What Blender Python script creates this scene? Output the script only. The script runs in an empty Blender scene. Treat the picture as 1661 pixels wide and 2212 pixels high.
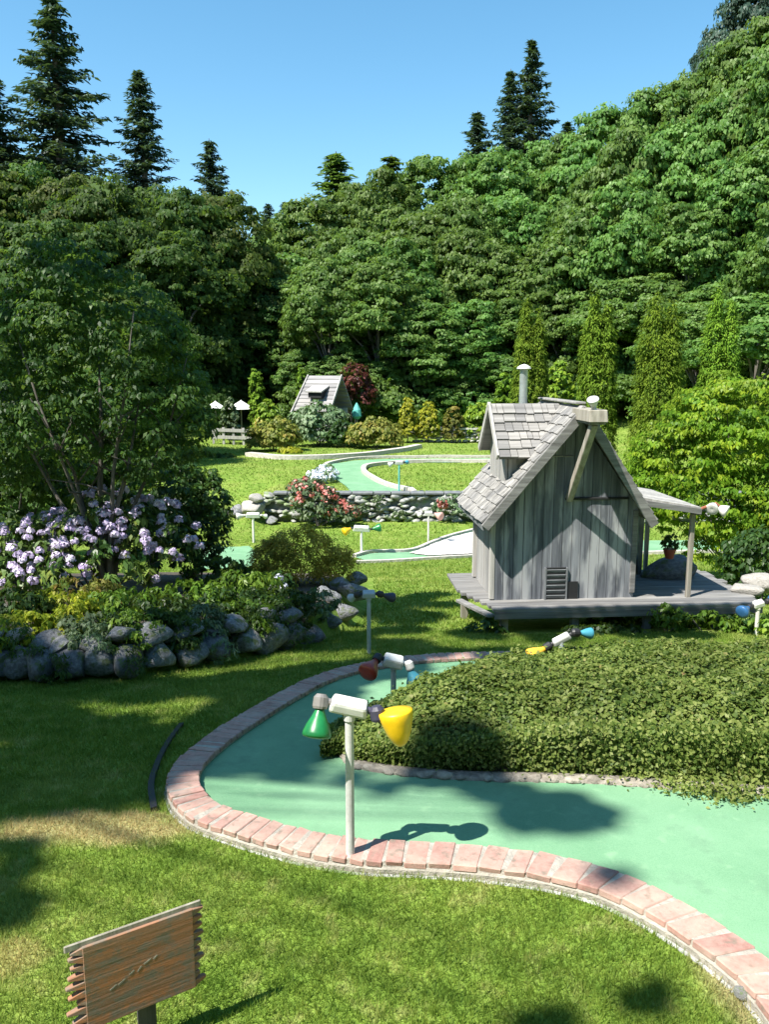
import bpy, bmesh, math, random
import numpy as np
from mathutils import Vector, Matrix, Euler

R = math.radians
SC = bpy.context.scene
COL = SC.collection
rng = np.random.default_rng(7)
random.seed(7)

# ------------------------------------------------------------------ camera numbers
CAMH, PITCH, F = 1.70, R(9.8), 1770.0          # focal length in units of a 1661 wide picture
SUN = np.array([-0.431, -0.335, 0.838]); SUN = SUN / np.linalg.norm(SUN)

# ------------------------------------------------------------------ terrain
def sp(x, k): return np.logaddexp(0, np.asarray(x, float) / k) * k
def ss(a, b, x):
    t = np.clip((np.asarray(x, float) - a) / (b - a), 0, 1); return t * t * (3 - 2 * t)
def base_pt(u, v):
    """meets the plain 0.16 slope"""
    th = math.atan((v - 1106.0) / F) + PITCH; Y = 1.22 / (math.tan(th) - .16)
    return ((u - 830.5) / F * (Y * math.cos(PITCH) + (CAMH + .16 * (Y - 3)) * math.sin(PITCH)), Y)
_wp = [base_pt(u, v) for u, v in [(-300, 1490), (0, 1478), (130, 1476), (250, 1472), (420, 1442), (600, 1408), (700, 1386), (770, 1345)]]
WALL_X = [-9.0] + [p[0] for p in _wp] + [-.20]
WALL_Y = [_wp[0][1] - .6] + [p[1] for p in _wp] + [9.0]
def wall_y(x): return np.interp(x, WALL_X, WALL_Y)
def gz(x, y):
    x = np.asarray(x, float); y = np.asarray(y, float)
    z = -0.16 * (sp(y - 3, .5) - sp(y - 17.6, 1.0))
    terr = (1 - ss(-3.7, -3.1, x)) * ss(19.0, 26.0, y) + ss(-3.7, -3.1, x) * ss(21.9, 22.0, y)
    z = z + 0.75 * terr
    bed = ss(.10, .30, y - wall_y(x)) * (1 - ss(-.6, -.2, x)) * (1 - ss(10.0, 13.5, y))
    z = z + 0.26 * bed
    z = z + 0.40 * (sp(y - 47, 3) - sp(y - 100, 10)) * (1 - .55 * np.exp(-((x + 7) / 9.0) ** 2))
    z = z + 0.75 * sp(x - 13, 2.0) * ss(24, 42, y) * (1 - .6 * ss(60, 120, x))
    z = z + 0.30 * sp(-x - 12, 2.0) * ss(16, 34, y) * (1 - .6 * ss(60, 120, -x))
    far = ss(12, 30, y)
    z = z + .010 * np.sin(x * 2.1 + y * .7) * np.sin(y * 1.7 - x * .6) + far * .05 * np.sin(x * .5 + 1) * np.sin(y * .4)
    return z

def ray(u, v):
    a, b = (u - 830.5) / F, (v - 1106.0) / F
    c, s = math.cos(PITCH), math.sin(PITCH)
    return np.array([a, c - b * s, -s - b * c])
def G(u, v, dz=0.0):
    """world point where the line of sight of a picture point meets the ground (+dz)"""
    d = ray(u, v); t0 = .5; p = None
    t = .5
    while t < 140:
        q = d * t
        if CAMH + q[2] < float(gz(q[0], q[1])) + dz:
            lo, hi = t0, t
            for _ in range(30):
                m = (lo + hi) / 2; q = d * m
                if CAMH + q[2] < float(gz(q[0], q[1])) + dz: hi = m
                else: lo = m
            q = d * hi
            return np.array([q[0], q[1], float(gz(q[0], q[1]))])
        t0 = t; t += .05
    q = d * 140
    return np.array([q[0], q[1], float(gz(q[0], q[1]))])
def AT(u, v, Y):
    d = ray(u, v); t = Y / d[1]
    return np.array([d[0] * t, Y, CAMH + d[2] * t])

# ------------------------------------------------------------------ object helpers
def tag(o, label=None, cat=None, group=None, kind=None):
    if label: o['label'] = label
    if cat: o['category'] = cat
    if group: o['group'] = group
    if kind: o['kind'] = kind
    return o
def empty(name, loc, rz=0.0, label=None, cat=None, group=None):
    o = bpy.data.objects.new(name, None); COL.objects.link(o)
    o.location = tuple(float(c) for c in loc); o.rotation_euler = (0, 0, rz); o.empty_display_size = .1
    return tag(o, label, cat, group)
def copy_tree(o, parent=None):
    c = o.copy(); COL.objects.link(c)
    if parent is not None: c.parent = parent
    for ch in [k for k in bpy.data.objects if k.parent == o]:
        copy_tree(ch, c)
    return c

def rotm(rx=0, ry=0, rz=0): return np.array(Euler((rx, ry, rz)).to_matrix())
def frame_to(d):
    """matrix whose z axis is d"""
    return np.array(Vector(d).to_track_quat('Z', 'Y').to_matrix())

class MB:
    def __init__(s): s.v = []; s.f = []; s.r = []; s.n = 0
    def add(s, V, Fc, rnd=None):
        V = np.asarray(V, float); b = s.n
        s.v.append(V); s.n += len(V)
        s.f += [tuple(int(i) + b for i in q) for q in Fc]
        if rnd is None: rnd = float(rng.random())
        s.r.append(np.full(len(V), rnd) if np.isscalar(rnd) else np.asarray(rnd, float))
        return s
    def box(s, c, size, M=None, rnd=None, taper=1.0):
        h = np.array(size) / 2
        V = np.array([(x, y, z) for z in (-1, 1) for y in (-1, 1) for x in (-1, 1)], float)
        V[V[:, 2] > 0, :2] *= taper
        V = V * h
        if M is not None: V = V @ np.asarray(M).T
        V = V + np.array(c)
        return s.add(V, [(0, 2, 3, 1), (4, 5, 7, 6), (0, 1, 5, 4), (2, 6, 7, 3), (0, 4, 6, 2), (1, 3, 7, 5)], rnd)
    def beam(s, a, b, w, t, up=(0, 0, 1), rnd=None):
        a = np.array(a, float); b = np.array(b, float); d = b - a; L = np.linalg.norm(d); d /= L
        x = np.cross(up, d); x /= np.linalg.norm(x); y = np.cross(d, x)
        return s.box((a + b) / 2, (w, t, L), np.stack([x, y, d], 1), rnd)
    def hexa(s, P8, rnd=None):
        return s.add(P8, [(0, 2, 3, 1), (4, 5, 7, 6), (0, 1, 5, 4), (2, 6, 7, 3), (0, 4, 6, 2), (1, 3, 7, 5)], rnd)
    def tube(s, pts, rad, n=8, rnd=None, cap=True):
        pts = np.asarray(pts, float); rad = np.full(len(pts), rad) if np.isscalar(rad) else np.asarray(rad)
        T = np.gradient(pts, axis=0); T /= np.linalg.norm(T, axis=1)[:, None] + 1e-9
        ref = np.array([0., 0, 1]) if abs(T[0][2]) < .9 else np.array([1., 0, 0])
        V = []
        for p, t, r in zip(pts, T, rad):
            x = np.cross(ref, t); x /= np.linalg.norm(x) + 1e-9; y = np.cross(t, x); ref = y if abs(np.dot(y, t)) < .5 else ref
            ref = np.cross(t, x)
            ref = -np.cross(x, t)
            for k in range(n):
                a = 2 * math.pi * k / n
                V.append(p + r * (math.cos(a) * x + math.sin(a) * y))
            ref = y
        m = len(pts); Fc = []
        for i in range(m - 1):
            for k in range(n):
                k2 = (k + 1) % n
                Fc.append((i * n + k, i * n + k2, (i + 1) * n + k2, (i + 1) * n + k))
        if cap:
            Fc.append(tuple(range(n))[::-1]); Fc.append(tuple((m - 1) * n + k for k in range(n)))
        return s.add(V, Fc, rnd)
    def lathe(s, prof, n=20, M=None, c=(0, 0, 0), rnd=None):
        V = []; m = len(prof)
        for r, z in prof:
            for k in range(n):
                a = 2 * math.pi * k / n; V.append((r * math.cos(a), r * math.sin(a), z))
        V = np.array(V)
        if M is not None: V = V @ np.asarray(M).T
        V = V + np.array(c); Fc = []
        for i in range(m - 1):
            for k in range(n):
                k2 = (k + 1) % n
                Fc.append((i * n + k, i * n + k2, (i + 1) * n + k2, (i + 1) * n + k))
        Fc.append(tuple(range(n))[::-1]); Fc.append(tuple((m - 1) * n + k for k in range(n)))
        return s.add(V, Fc, rnd)
    def sweep(s, pts, prof, rnd=None):
        """closed profile [(lateral to the left, up)] along a 3D path"""
        pts = np.asarray(pts, float); T = np.gradient(pts[:, :2], axis=0); T /= np.linalg.norm(T, axis=1)[:, None]
        Nn = np.stack([-T[:, 1], T[:, 0]], 1); k = len(prof); V = []
        for p, n in zip(pts, Nn):
            for l, h in prof: V.append((p[0] + n[0] * l, p[1] + n[1] * l, p[2] + h))
        m = len(pts); Fc = []
        for i in range(m - 1):
            for j in range(k):
                j2 = (j + 1) % k
                Fc.append((i * k + j, (i + 1) * k + j, (i + 1) * k + j2, i * k + j2))
        Fc.append(tuple(range(k))); Fc.append(tuple((m - 1) * k + j for j in range(k))[::-1])
        return s.add(V, Fc, rnd)
    def build(s, name, mat, parent=None, bev=0, smooth=False, sub=1):
        me = bpy.data.meshes.new(name)
        V = np.concatenate(s.v) if s.v else np.zeros((0, 3))
        me.from_pydata(V.tolist(), [], s.f); me.update()
        at = me.attributes.new('rnd', 'FLOAT', 'POINT'); at.data.foreach_set('value', np.concatenate(s.r).astype(np.float32))
        bm = bmesh.new(); bm.from_mesh(me)
        bmesh.ops.recalc_face_normals(bm, faces=bm.faces)
        if bev:
            es = [e for e in bm.edges if len(e.link_faces) == 2 and e.calc_face_angle(0) > .5]
            bmesh.ops.bevel(bm, geom=es, offset=bev, segments=sub, affect='EDGES', profile=.6)
        bm.to_mesh(me); bm.free()
        if smooth: me.polygons.foreach_set('use_smooth', [True] * len(me.polygons))
        me.materials.append(mat)
        o = bpy.data.objects.new(name, me); COL.objects.link(o)
        if parent is not None: o.parent = parent
        return o

def quads(name, V, Fq, mat, rnd, parent=None, k=4):
    me = bpy.data.meshes.new(name); V = np.asarray(V, np.float32); Fq = np.asarray(Fq, np.int32)
    nf = len(Fq)
    me.vertices.add(len(V)); me.vertices.foreach_set('co', V.ravel())
    me.loops.add(nf * k); me.loops.foreach_set('vertex_index', Fq.ravel())
    me.polygons.add(nf); me.polygons.foreach_set('loop_start', np.arange(0, nf * k, k, dtype=np.int32))
    me.update(calc_edges=True)
    at = me.attributes.new('rnd', 'FLOAT', 'POINT'); at.data.foreach_set('value', np.asarray(rnd, np.float32))
    me.materials.append(mat)
    o = bpy.data.objects.new(name, me); COL.objects.link(o)
    if parent is not None: o.parent = parent
    return o

def unit(a): return a / (np.linalg.norm(a, axis=-1, keepdims=True) + 1e-9)
def leaf_arrays(P, N, S, asp=.6, droop=.25, along=None):
    n = len(P); N = unit(N)
    T = rng.normal(size=(n, 3)) if along is None else along + rng.normal(size=(n, 3)) * .35
    T = unit(T - (T * N).sum(1, keepdims=True) * N); B = np.cross(N, T); S = S[:, None]
    V = np.stack([P - T * S * .5, P + B * S * asp * .5 - T * S * .05, P + T * S * .5 - N * S * droop, P - B * S * asp * .5 - T * S * .05], 1)
    return V.reshape(-1, 3)
class Leaves:
    def __init__(s): s.V = []; s.r = []
    def add(s, P, N, S, asp=.6, droop=.25, along=None, rnd=None):
        P = np.asarray(P, float); S = np.full(len(P), S) if np.isscalar(S) else S
        s.V.append(leaf_arrays(P, np.asarray(N, float), S, asp, droop, along))
        r = rng.random(len(P)) if rnd is None else rnd
        s.r.append(np.repeat(r, 4)); return s
    def build(s, name, mat, parent=None):
        V = np.concatenate(s.V); n = len(V) // 4
        return quads(name, V, np.arange(n * 4).reshape(n, 4), mat, np.concatenate(s.r), parent)

def sph(n):
    d = rng.normal(size=(n, 3)); return unit(d)
def crown_into(L, lobes, nc, rc, nl, ls, asp=.6, droop=.3, zmin=-.6, flat=.6, up=.5, inner=.12, rvar=.35):
    """clumps of leaves spread over (and a few inside) a set of ellipsoid lobes"""
    lobes = np.asarray(lobes, float)
    area = (lobes[:, 3] * lobes[:, 4] + lobes[:, 4] * lobes[:, 5]); area /= area.sum()
    k = 0; tries = 0
    while k < nc and tries < nc * 8:
        tries += 1
        i = rng.choice(len(lobes), p=area); c = lobes[i, :3]; r = lobes[i, 3:]
        d = sph(1)[0]
        if d[2] < zmin: continue
        s = rng.uniform(.82, 1.06) if rng.random() > inner else rng.uniform(.3, .8)
        p = c + r * d * s
        q = (p - lobes[:, :3]) / lobes[:, 3:]; ins = (q * q).sum(1); ins[i] = 9
        if (ins < .55).any() and rng.random() < .85: continue
        k += 1
        rr = rc * rng.uniform(.6, 1.4)
        n = max(6, int(nl * rng.uniform(.6, 1.3)))
        e = sph(n); low = e[:, 2] < -.35; e[low, 2] *= -1
        P = p + e * np.array([rr, rr, rr * flat]) * rng.uniform(.45, 1, (n, 1))
        N = unit(e * .7 + d * .5 + np.array([0, 0, up]) + rng.normal(size=(n, 3)) * .45)
        al = e * np.array([1, 1, 0]) + d * np.array([.5, .5, 0]) + np.array([0, 0, -.45])
        base = rng.uniform(0, 1 - rvar)
        L.add(P, N, ls * rng.uniform(.65, 1.3, n), asp, droop, al, base + rvar * rng.random(n))
    return L

# ------------------------------------------------------------------ materials
def mat(name):
    m = bpy.data.materials.new(name); m.use_nodes = True; nt = m.node_tree
    b = nt.nodes['Principled BSDF']; return m, nt, b
def N_(nt, t, **kw):
    n = nt.nodes.new(t)
    for k, v in kw.items():
        if k in n.inputs: n.inputs[k].default_value = v
        else: setattr(n, k, v)
    return n
def ramp(nt, fac, stops):
    n = nt.nodes.new('ShaderNodeValToRGB'); e = n.color_ramp.elements
    while len(e) < len(stops): e.new(.5)
    for el, (p, c) in zip(e, stops): el.position = p; el.color = (*c, 1)
    nt.links.new(fac, n.inputs[0]); return n.outputs[0]
def mixc(nt, fac, a, b, mode='MIX'):
    n = nt.nodes.new('ShaderNodeMix'); n.data_type = 'RGBA'; n.blend_type = mode
    for sock, val in ((n.inputs[0], fac), (n.inputs[6], a), (n.inputs[7], b)):
        if isinstance(val, (int, float)): sock.default_value = val
        elif isinstance(val, tuple): sock.default_value = (*val, 1)
        else: nt.links.new(val, sock)
    return n.outputs[2]
def coords(nt, scale=(1, 1, 1)):
    tc = nt.nodes.new('ShaderNodeTexCoord'); mp = nt.nodes.new('ShaderNodeMapping')
    mp.inputs['Scale'].default_value = scale; nt.links.new(tc.outputs['Object'], mp.inputs[0]); return mp.outputs[0]
def noise(nt, vec, scale, detail=4, rough=.55):
    n = N_(nt, 'ShaderNodeTexNoise', Scale=scale, Detail=detail, Roughness=rough); nt.links.new(vec, n.inputs['Vector']); return n.outputs['Fac']
def attr(nt, nm='rnd'):
    n = nt.nodes.new('ShaderNodeAttribute'); n.attribute_name = nm; return n.outputs['Fac']
def bump(nt, b, h, strength=.4, dist=.01):
    n = N_(nt, 'ShaderNodeBump', Strength=strength, Distance=dist); nt.links.new(h, n.inputs['Height']); nt.links.new(n.outputs[0], b.inputs['Normal'])

def leafmat(name, cols, trans=.35, rough=.45, hue=.06, nscale=.6, spec=.35):
    m, nt, b = mat(name); L = nt.links
    col = ramp(nt, attr(nt), [(i / (len(cols) - 1), c) for i, c in enumerate(cols)])
    nz = noise(nt, coords(nt), nscale, 3)
    hs = N_(nt, 'ShaderNodeHueSaturation'); 
    oi = nt.nodes.new('ShaderNodeObjectInfo')
    mr = N_(nt, 'ShaderNodeMapRange'); mr.inputs[3].default_value = .5 - hue * .5; mr.inputs[4].default_value = .5 + hue * .12
    L.new(oi.outputs['Random'], mr.inputs[0]); L.new(mr.outputs[0], hs.inputs['Hue'])
    mv = N_(nt, 'ShaderNodeMapRange'); mv.inputs[1].default_value = .3; mv.inputs[2].default_value = .7; mv.inputs[3].default_value = .75; mv.inputs[4].default_value = 1.3
    L.new(nz, mv.inputs[0])
    ov = N_(nt, 'ShaderNodeMapRange'); ov.inputs[3].default_value = .80; ov.inputs[4].default_value = 1.24; L.new(oi.outputs['Random'], ov.inputs[0])
    mm = nt.nodes.new('ShaderNodeMath'); mm.operation = 'MULTIPLY'; L.new(mv.outputs[0], mm.inputs[0]); L.new(ov.outputs[0], mm.inputs[1]); L.new(mm.outputs[0], hs.inputs['Value']); L.new(col, hs.inputs['Color'])
    c = hs.outputs[0]
    L.new(c, b.inputs['Base Color']); b.inputs['Roughness'].default_value = rough; b.inputs['Specular IOR Level'].default_value = spec
    t = nt.nodes.new('ShaderNodeBsdfTranslucent'); L.new(mixc(nt, .5, c, (.25, .40, .04), 'MIX'), t.inputs[0])
    mx = N_(nt, 'ShaderNodeMixShader'); mx.inputs[0].default_value = trans
    L.new(b.outputs[0], mx.inputs[1]); L.new(t.outputs[0], mx.inputs[2])
    L.new(mx.outputs[0], nt.nodes['Material Output'].inputs[0]); return m

def plain(name, c, rough=.5, var=.15, nscale=20, metal=0, bmp=0, spec=.5):
    m, nt, b = mat(name)
    nz = noise(nt, coords(nt), nscale, 5)
    col = ramp(nt, nz, [(.3, tuple(x * (1 - var) for x in c)), (.7, tuple(min(1, x * (1 + var)) for x in c))])
    nt.links.new(col, b.inputs['Base Color']); b.inputs['Roughness'].default_value = rough; b.inputs['Metallic'].default_value = metal
    b.inputs['Specular IOR Level'].default_value = spec
    if bmp: bump(nt, b, nz, bmp, .01)
    return m

def woodmat(name, dark, light, axis=2, freq=26, stain=None):
    m, nt, b = mat(name)
    sc = [freq] * 3; sc[axis] = freq * .06
    n1 = noise(nt, coords(nt, tuple(sc)), 1, 6, .65); sc2 = [freq * .32] * 3; sc2[axis] = 1.1; n2 = noise(nt, coords(nt, tuple(sc2)), 1, 4)
    c = ramp(nt, n1, [(.28, dark), (.70, light)])
    c = mixc(nt, attr(nt), c, mixc(nt, 1.0, c, (.62, .63, .66), 'MULTIPLY'))
    if stain:
        f = ramp(nt, n2, [(.40 if axis == 0 else .50, (0, 0, 0)), (.60, (1, 1, 1))]); c = mixc(nt, f, c, stain)
        if axis == 0:      # lichen-grey flaking patches
            n3 = noise(nt, coords(nt, (22, 22, 40)), 1, 6, .7); f = ramp(nt, n3, [(.46, (0, 0, 0)), (.60, (.85, .85, .85))]); c = mixc(nt, f, c, (.20, .185, .15)); n4 = noise(nt, coords(nt), 150, 4); c = mixc(nt, .4, c, mixc(nt, n4, c, (.08, .05, .035)))
    nt.links.new(c, b.inputs['Base Color']); b.inputs['Roughness'].default_value = .85; bump(nt, b, n1, .5, .006); return m

def stonemat(name, a, c, scale=6, moss=None):
    m, nt, b = mat(name)
    n1 = noise(nt, coords(nt), scale, 8, .65); n2 = noise(nt, coords(nt), scale * .35, 3)
    col = ramp(nt, n1, [(.3, a), (.7, c)])
    col = mixc(nt, attr(nt), col, mixc(nt, 1., col, (.6, .6, .62), 'MULTIPLY'))
    if moss:
        f = ramp(nt, n2, [(.52, (0, 0, 0)), (.64, (1, 1, 1))]); col = mixc(nt, f, col, moss)
    nt.links.new(col, b.inputs['Base Color']); b.inputs['Roughness'].default_value = .9; bump(nt, b, n1, .7, .03); return m

def lawn_color(nt, blades):
    v = coords(nt)
    big = noise(nt, v, 1.1, 5); mid = noise(nt, v, 8, 5, .65); fine = noise(nt, v, 60, 3)
    c = ramp(nt, big, [(.36, (.118, .208, .024)), (.52, (.195, .280, .040)), (.68, (.315, .355, .095))])
    c2 = ramp(nt, mid, [(.34, (.065, .148, .016)), (.54, (.195, .285, .045)), (.68, (.45, .43, .18))])
    c = mixc(nt, .5, c, c2)
    # dry worn patch of lawn, with a shape of its own
    sx = nt.nodes.new('ShaderNodeSeparateXYZ'); nt.links.new(v, sx.inputs[0])
    def blob(cx, cy, rx, ry):
        def M(op, a, b=None):
            n = nt.nodes.new('ShaderNodeMath'); n.operation = op
            for i, q in enumerate((a, b)):
                if q is None: continue
                if isinstance(q, (int, float)): n.inputs[i].default_value = q
                else: nt.links.new(q, n.inputs[i])
            return n.outputs[0]
        dx = M('DIVIDE', M('SUBTRACT', sx.outputs[0], cx), rx); dy = M('DIVIDE', M('SUBTRACT', sx.outputs[1], cy), ry)
        d = M('ADD', M('MULTIPLY', dx, dx), M('MULTIPLY', dy, dy))
        d = M('ADD', d, M('MULTIPLY', M('SUBTRACT', mid, .5), 2.2))
        return ramp(nt, d, [(.35, (1, 1, 1)), (.95, (0, 0, 0))])
    for bl, amt, colr in DRY:
        f = blob(*bl); mm = nt.nodes.new('ShaderNodeMath'); mm.operation = 'MULTIPLY'; nt.links.new(f, mm.inputs[0]); mm.inputs[1].default_value = amt
        c = mixc(nt, mm.outputs[0], c, colr)
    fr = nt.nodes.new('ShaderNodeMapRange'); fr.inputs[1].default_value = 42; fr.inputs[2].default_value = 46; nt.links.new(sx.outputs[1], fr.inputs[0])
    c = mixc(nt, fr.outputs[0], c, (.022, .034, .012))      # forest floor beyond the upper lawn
    return c, fine
_d1 = G(230, 1790); _d2 = G(1590, 2120); _d3 = G(20, 2070)
DRY = [((_d1[0] - .05, _d1[1], .50, .17), .85, (.50, .40, .21)), ((_d2[0], _d2[1], .13, .22), .75, (.42, .36, .20)), ((_d3[0], _d3[1], .12, .12), .6, (.42, .34, .15)), ((-2.5, 22.9, 1.6, .9), .3, (.42, .40, .14))]

def mk_lawn():
    m, nt, b = mat('lawn'); c, fine = lawn_color(nt, False)
    c = mixc(nt, .35, c, ramp(nt, fine, [(.35, (.045, .10, .012)), (.65, (.20, .30, .05))]))
    nt.links.new(c, b.inputs['Base Color']); b.inputs['Roughness'].default_value = .9; b.inputs['Specular IOR Level'].default_value = .15
    bump(nt, b, fine, .5, .03); return m
def mk_blades():
    m, nt, b = mat('blades'); c, fine = lawn_color(nt, True)
    c = mixc(nt, mixc(nt, .0, attr(nt), (0, 0, 0)), mixc(nt, 1., c, (.75, .85, .7), 'MULTIPLY'), mixc(nt, 1., c, (1.35, 1.2, 1.2), 'MULTIPLY'))
    nt.links.new(c, b.inputs['Base Color']); b.inputs['Roughness'].default_value = .6; b.inputs['Specular IOR Level'].default_value = .25
    t = nt.nodes.new('ShaderNodeBsdfTranslucent'); nt.links.new(c, t.inputs[0])
    mx = N_(nt, 'ShaderNodeMixShader'); mx.inputs[0].default_value = .45
    nt.links.new(b.outputs[0], mx.inputs[1]); nt.links.new(t.outputs[0], mx.inputs[2]); nt.links.new(mx.outputs[0], nt.nodes['Material Output'].inputs[0]); return m
def mk_carpet():
    m, nt, b = mat('carpet')
    n1 = noise(nt, coords(nt), 220, 3); n2 = noise(nt, coords(nt), 2.2, 4); n3 = noise(nt, coords(nt), 14, 4)
    c = ramp(nt, n2, [(.35, (.130, .280, .155)), (.65, (.195, .360, .215))])
    c = mixc(nt, .35, c, ramp(nt, n1, [(.3, (.11, .24, .13)), (.7, (.24, .41, .26))]))
    f = ramp(nt, n3, [(.58, (0, 0, 0)), (.74, (.5, .5, .5))]); c = mixc(nt, f, c, (.25, .42, .25))
    n4 = noise(nt, coords(nt), 5, 6, .7); f = ramp(nt, n4, [(.54, (0, 0, 0)), (.70, (.6, .6, .6))]); c = mixc(nt, f, c, (.13, .24, .15))
    nt.links.new(c, b.inputs['Base Color']); b.inputs['Roughness'].default_value = .95; b.inputs['Specular IOR Level'].default_value = .1
    bump(nt, b, n1, .3, .004); return m
def mk_brick():
    m, nt, b = mat('brick')
    c = ramp(nt, attr(nt), [(0, (.27, .120, .095)), (.35, (.40, .200, .155)), (.7, (.46, .255, .205)), (1, (.35, .19, .15))])
    n1 = noise(nt, coords(nt), 45, 6, .7); n2 = noise(nt, coords(nt), 9, 4)
    c = mixc(nt, .3, c, ramp(nt, n1, [(.3, (.22, .13, .11)), (.7, (.66, .46, .40))]))
    f = ramp(nt, n2, [(.42, (0, 0, 0)), (.68, (.6, .6, .6))]); c = mixc(nt, f, c, (.46, .36, .29))
    n5 = noise(nt, coords(nt), 28, 5); f = ramp(nt, n5, [(.56, (0, 0, 0)), (.7, (.8, .8, .8))]); c = mixc(nt, f, c, (.20, .17, .13))
    nt.links.new(c, b.inputs['Base Color']); b.inputs['Roughness'].default_value = .85; bump(nt, b, n1, .5, .006); return m

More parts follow.
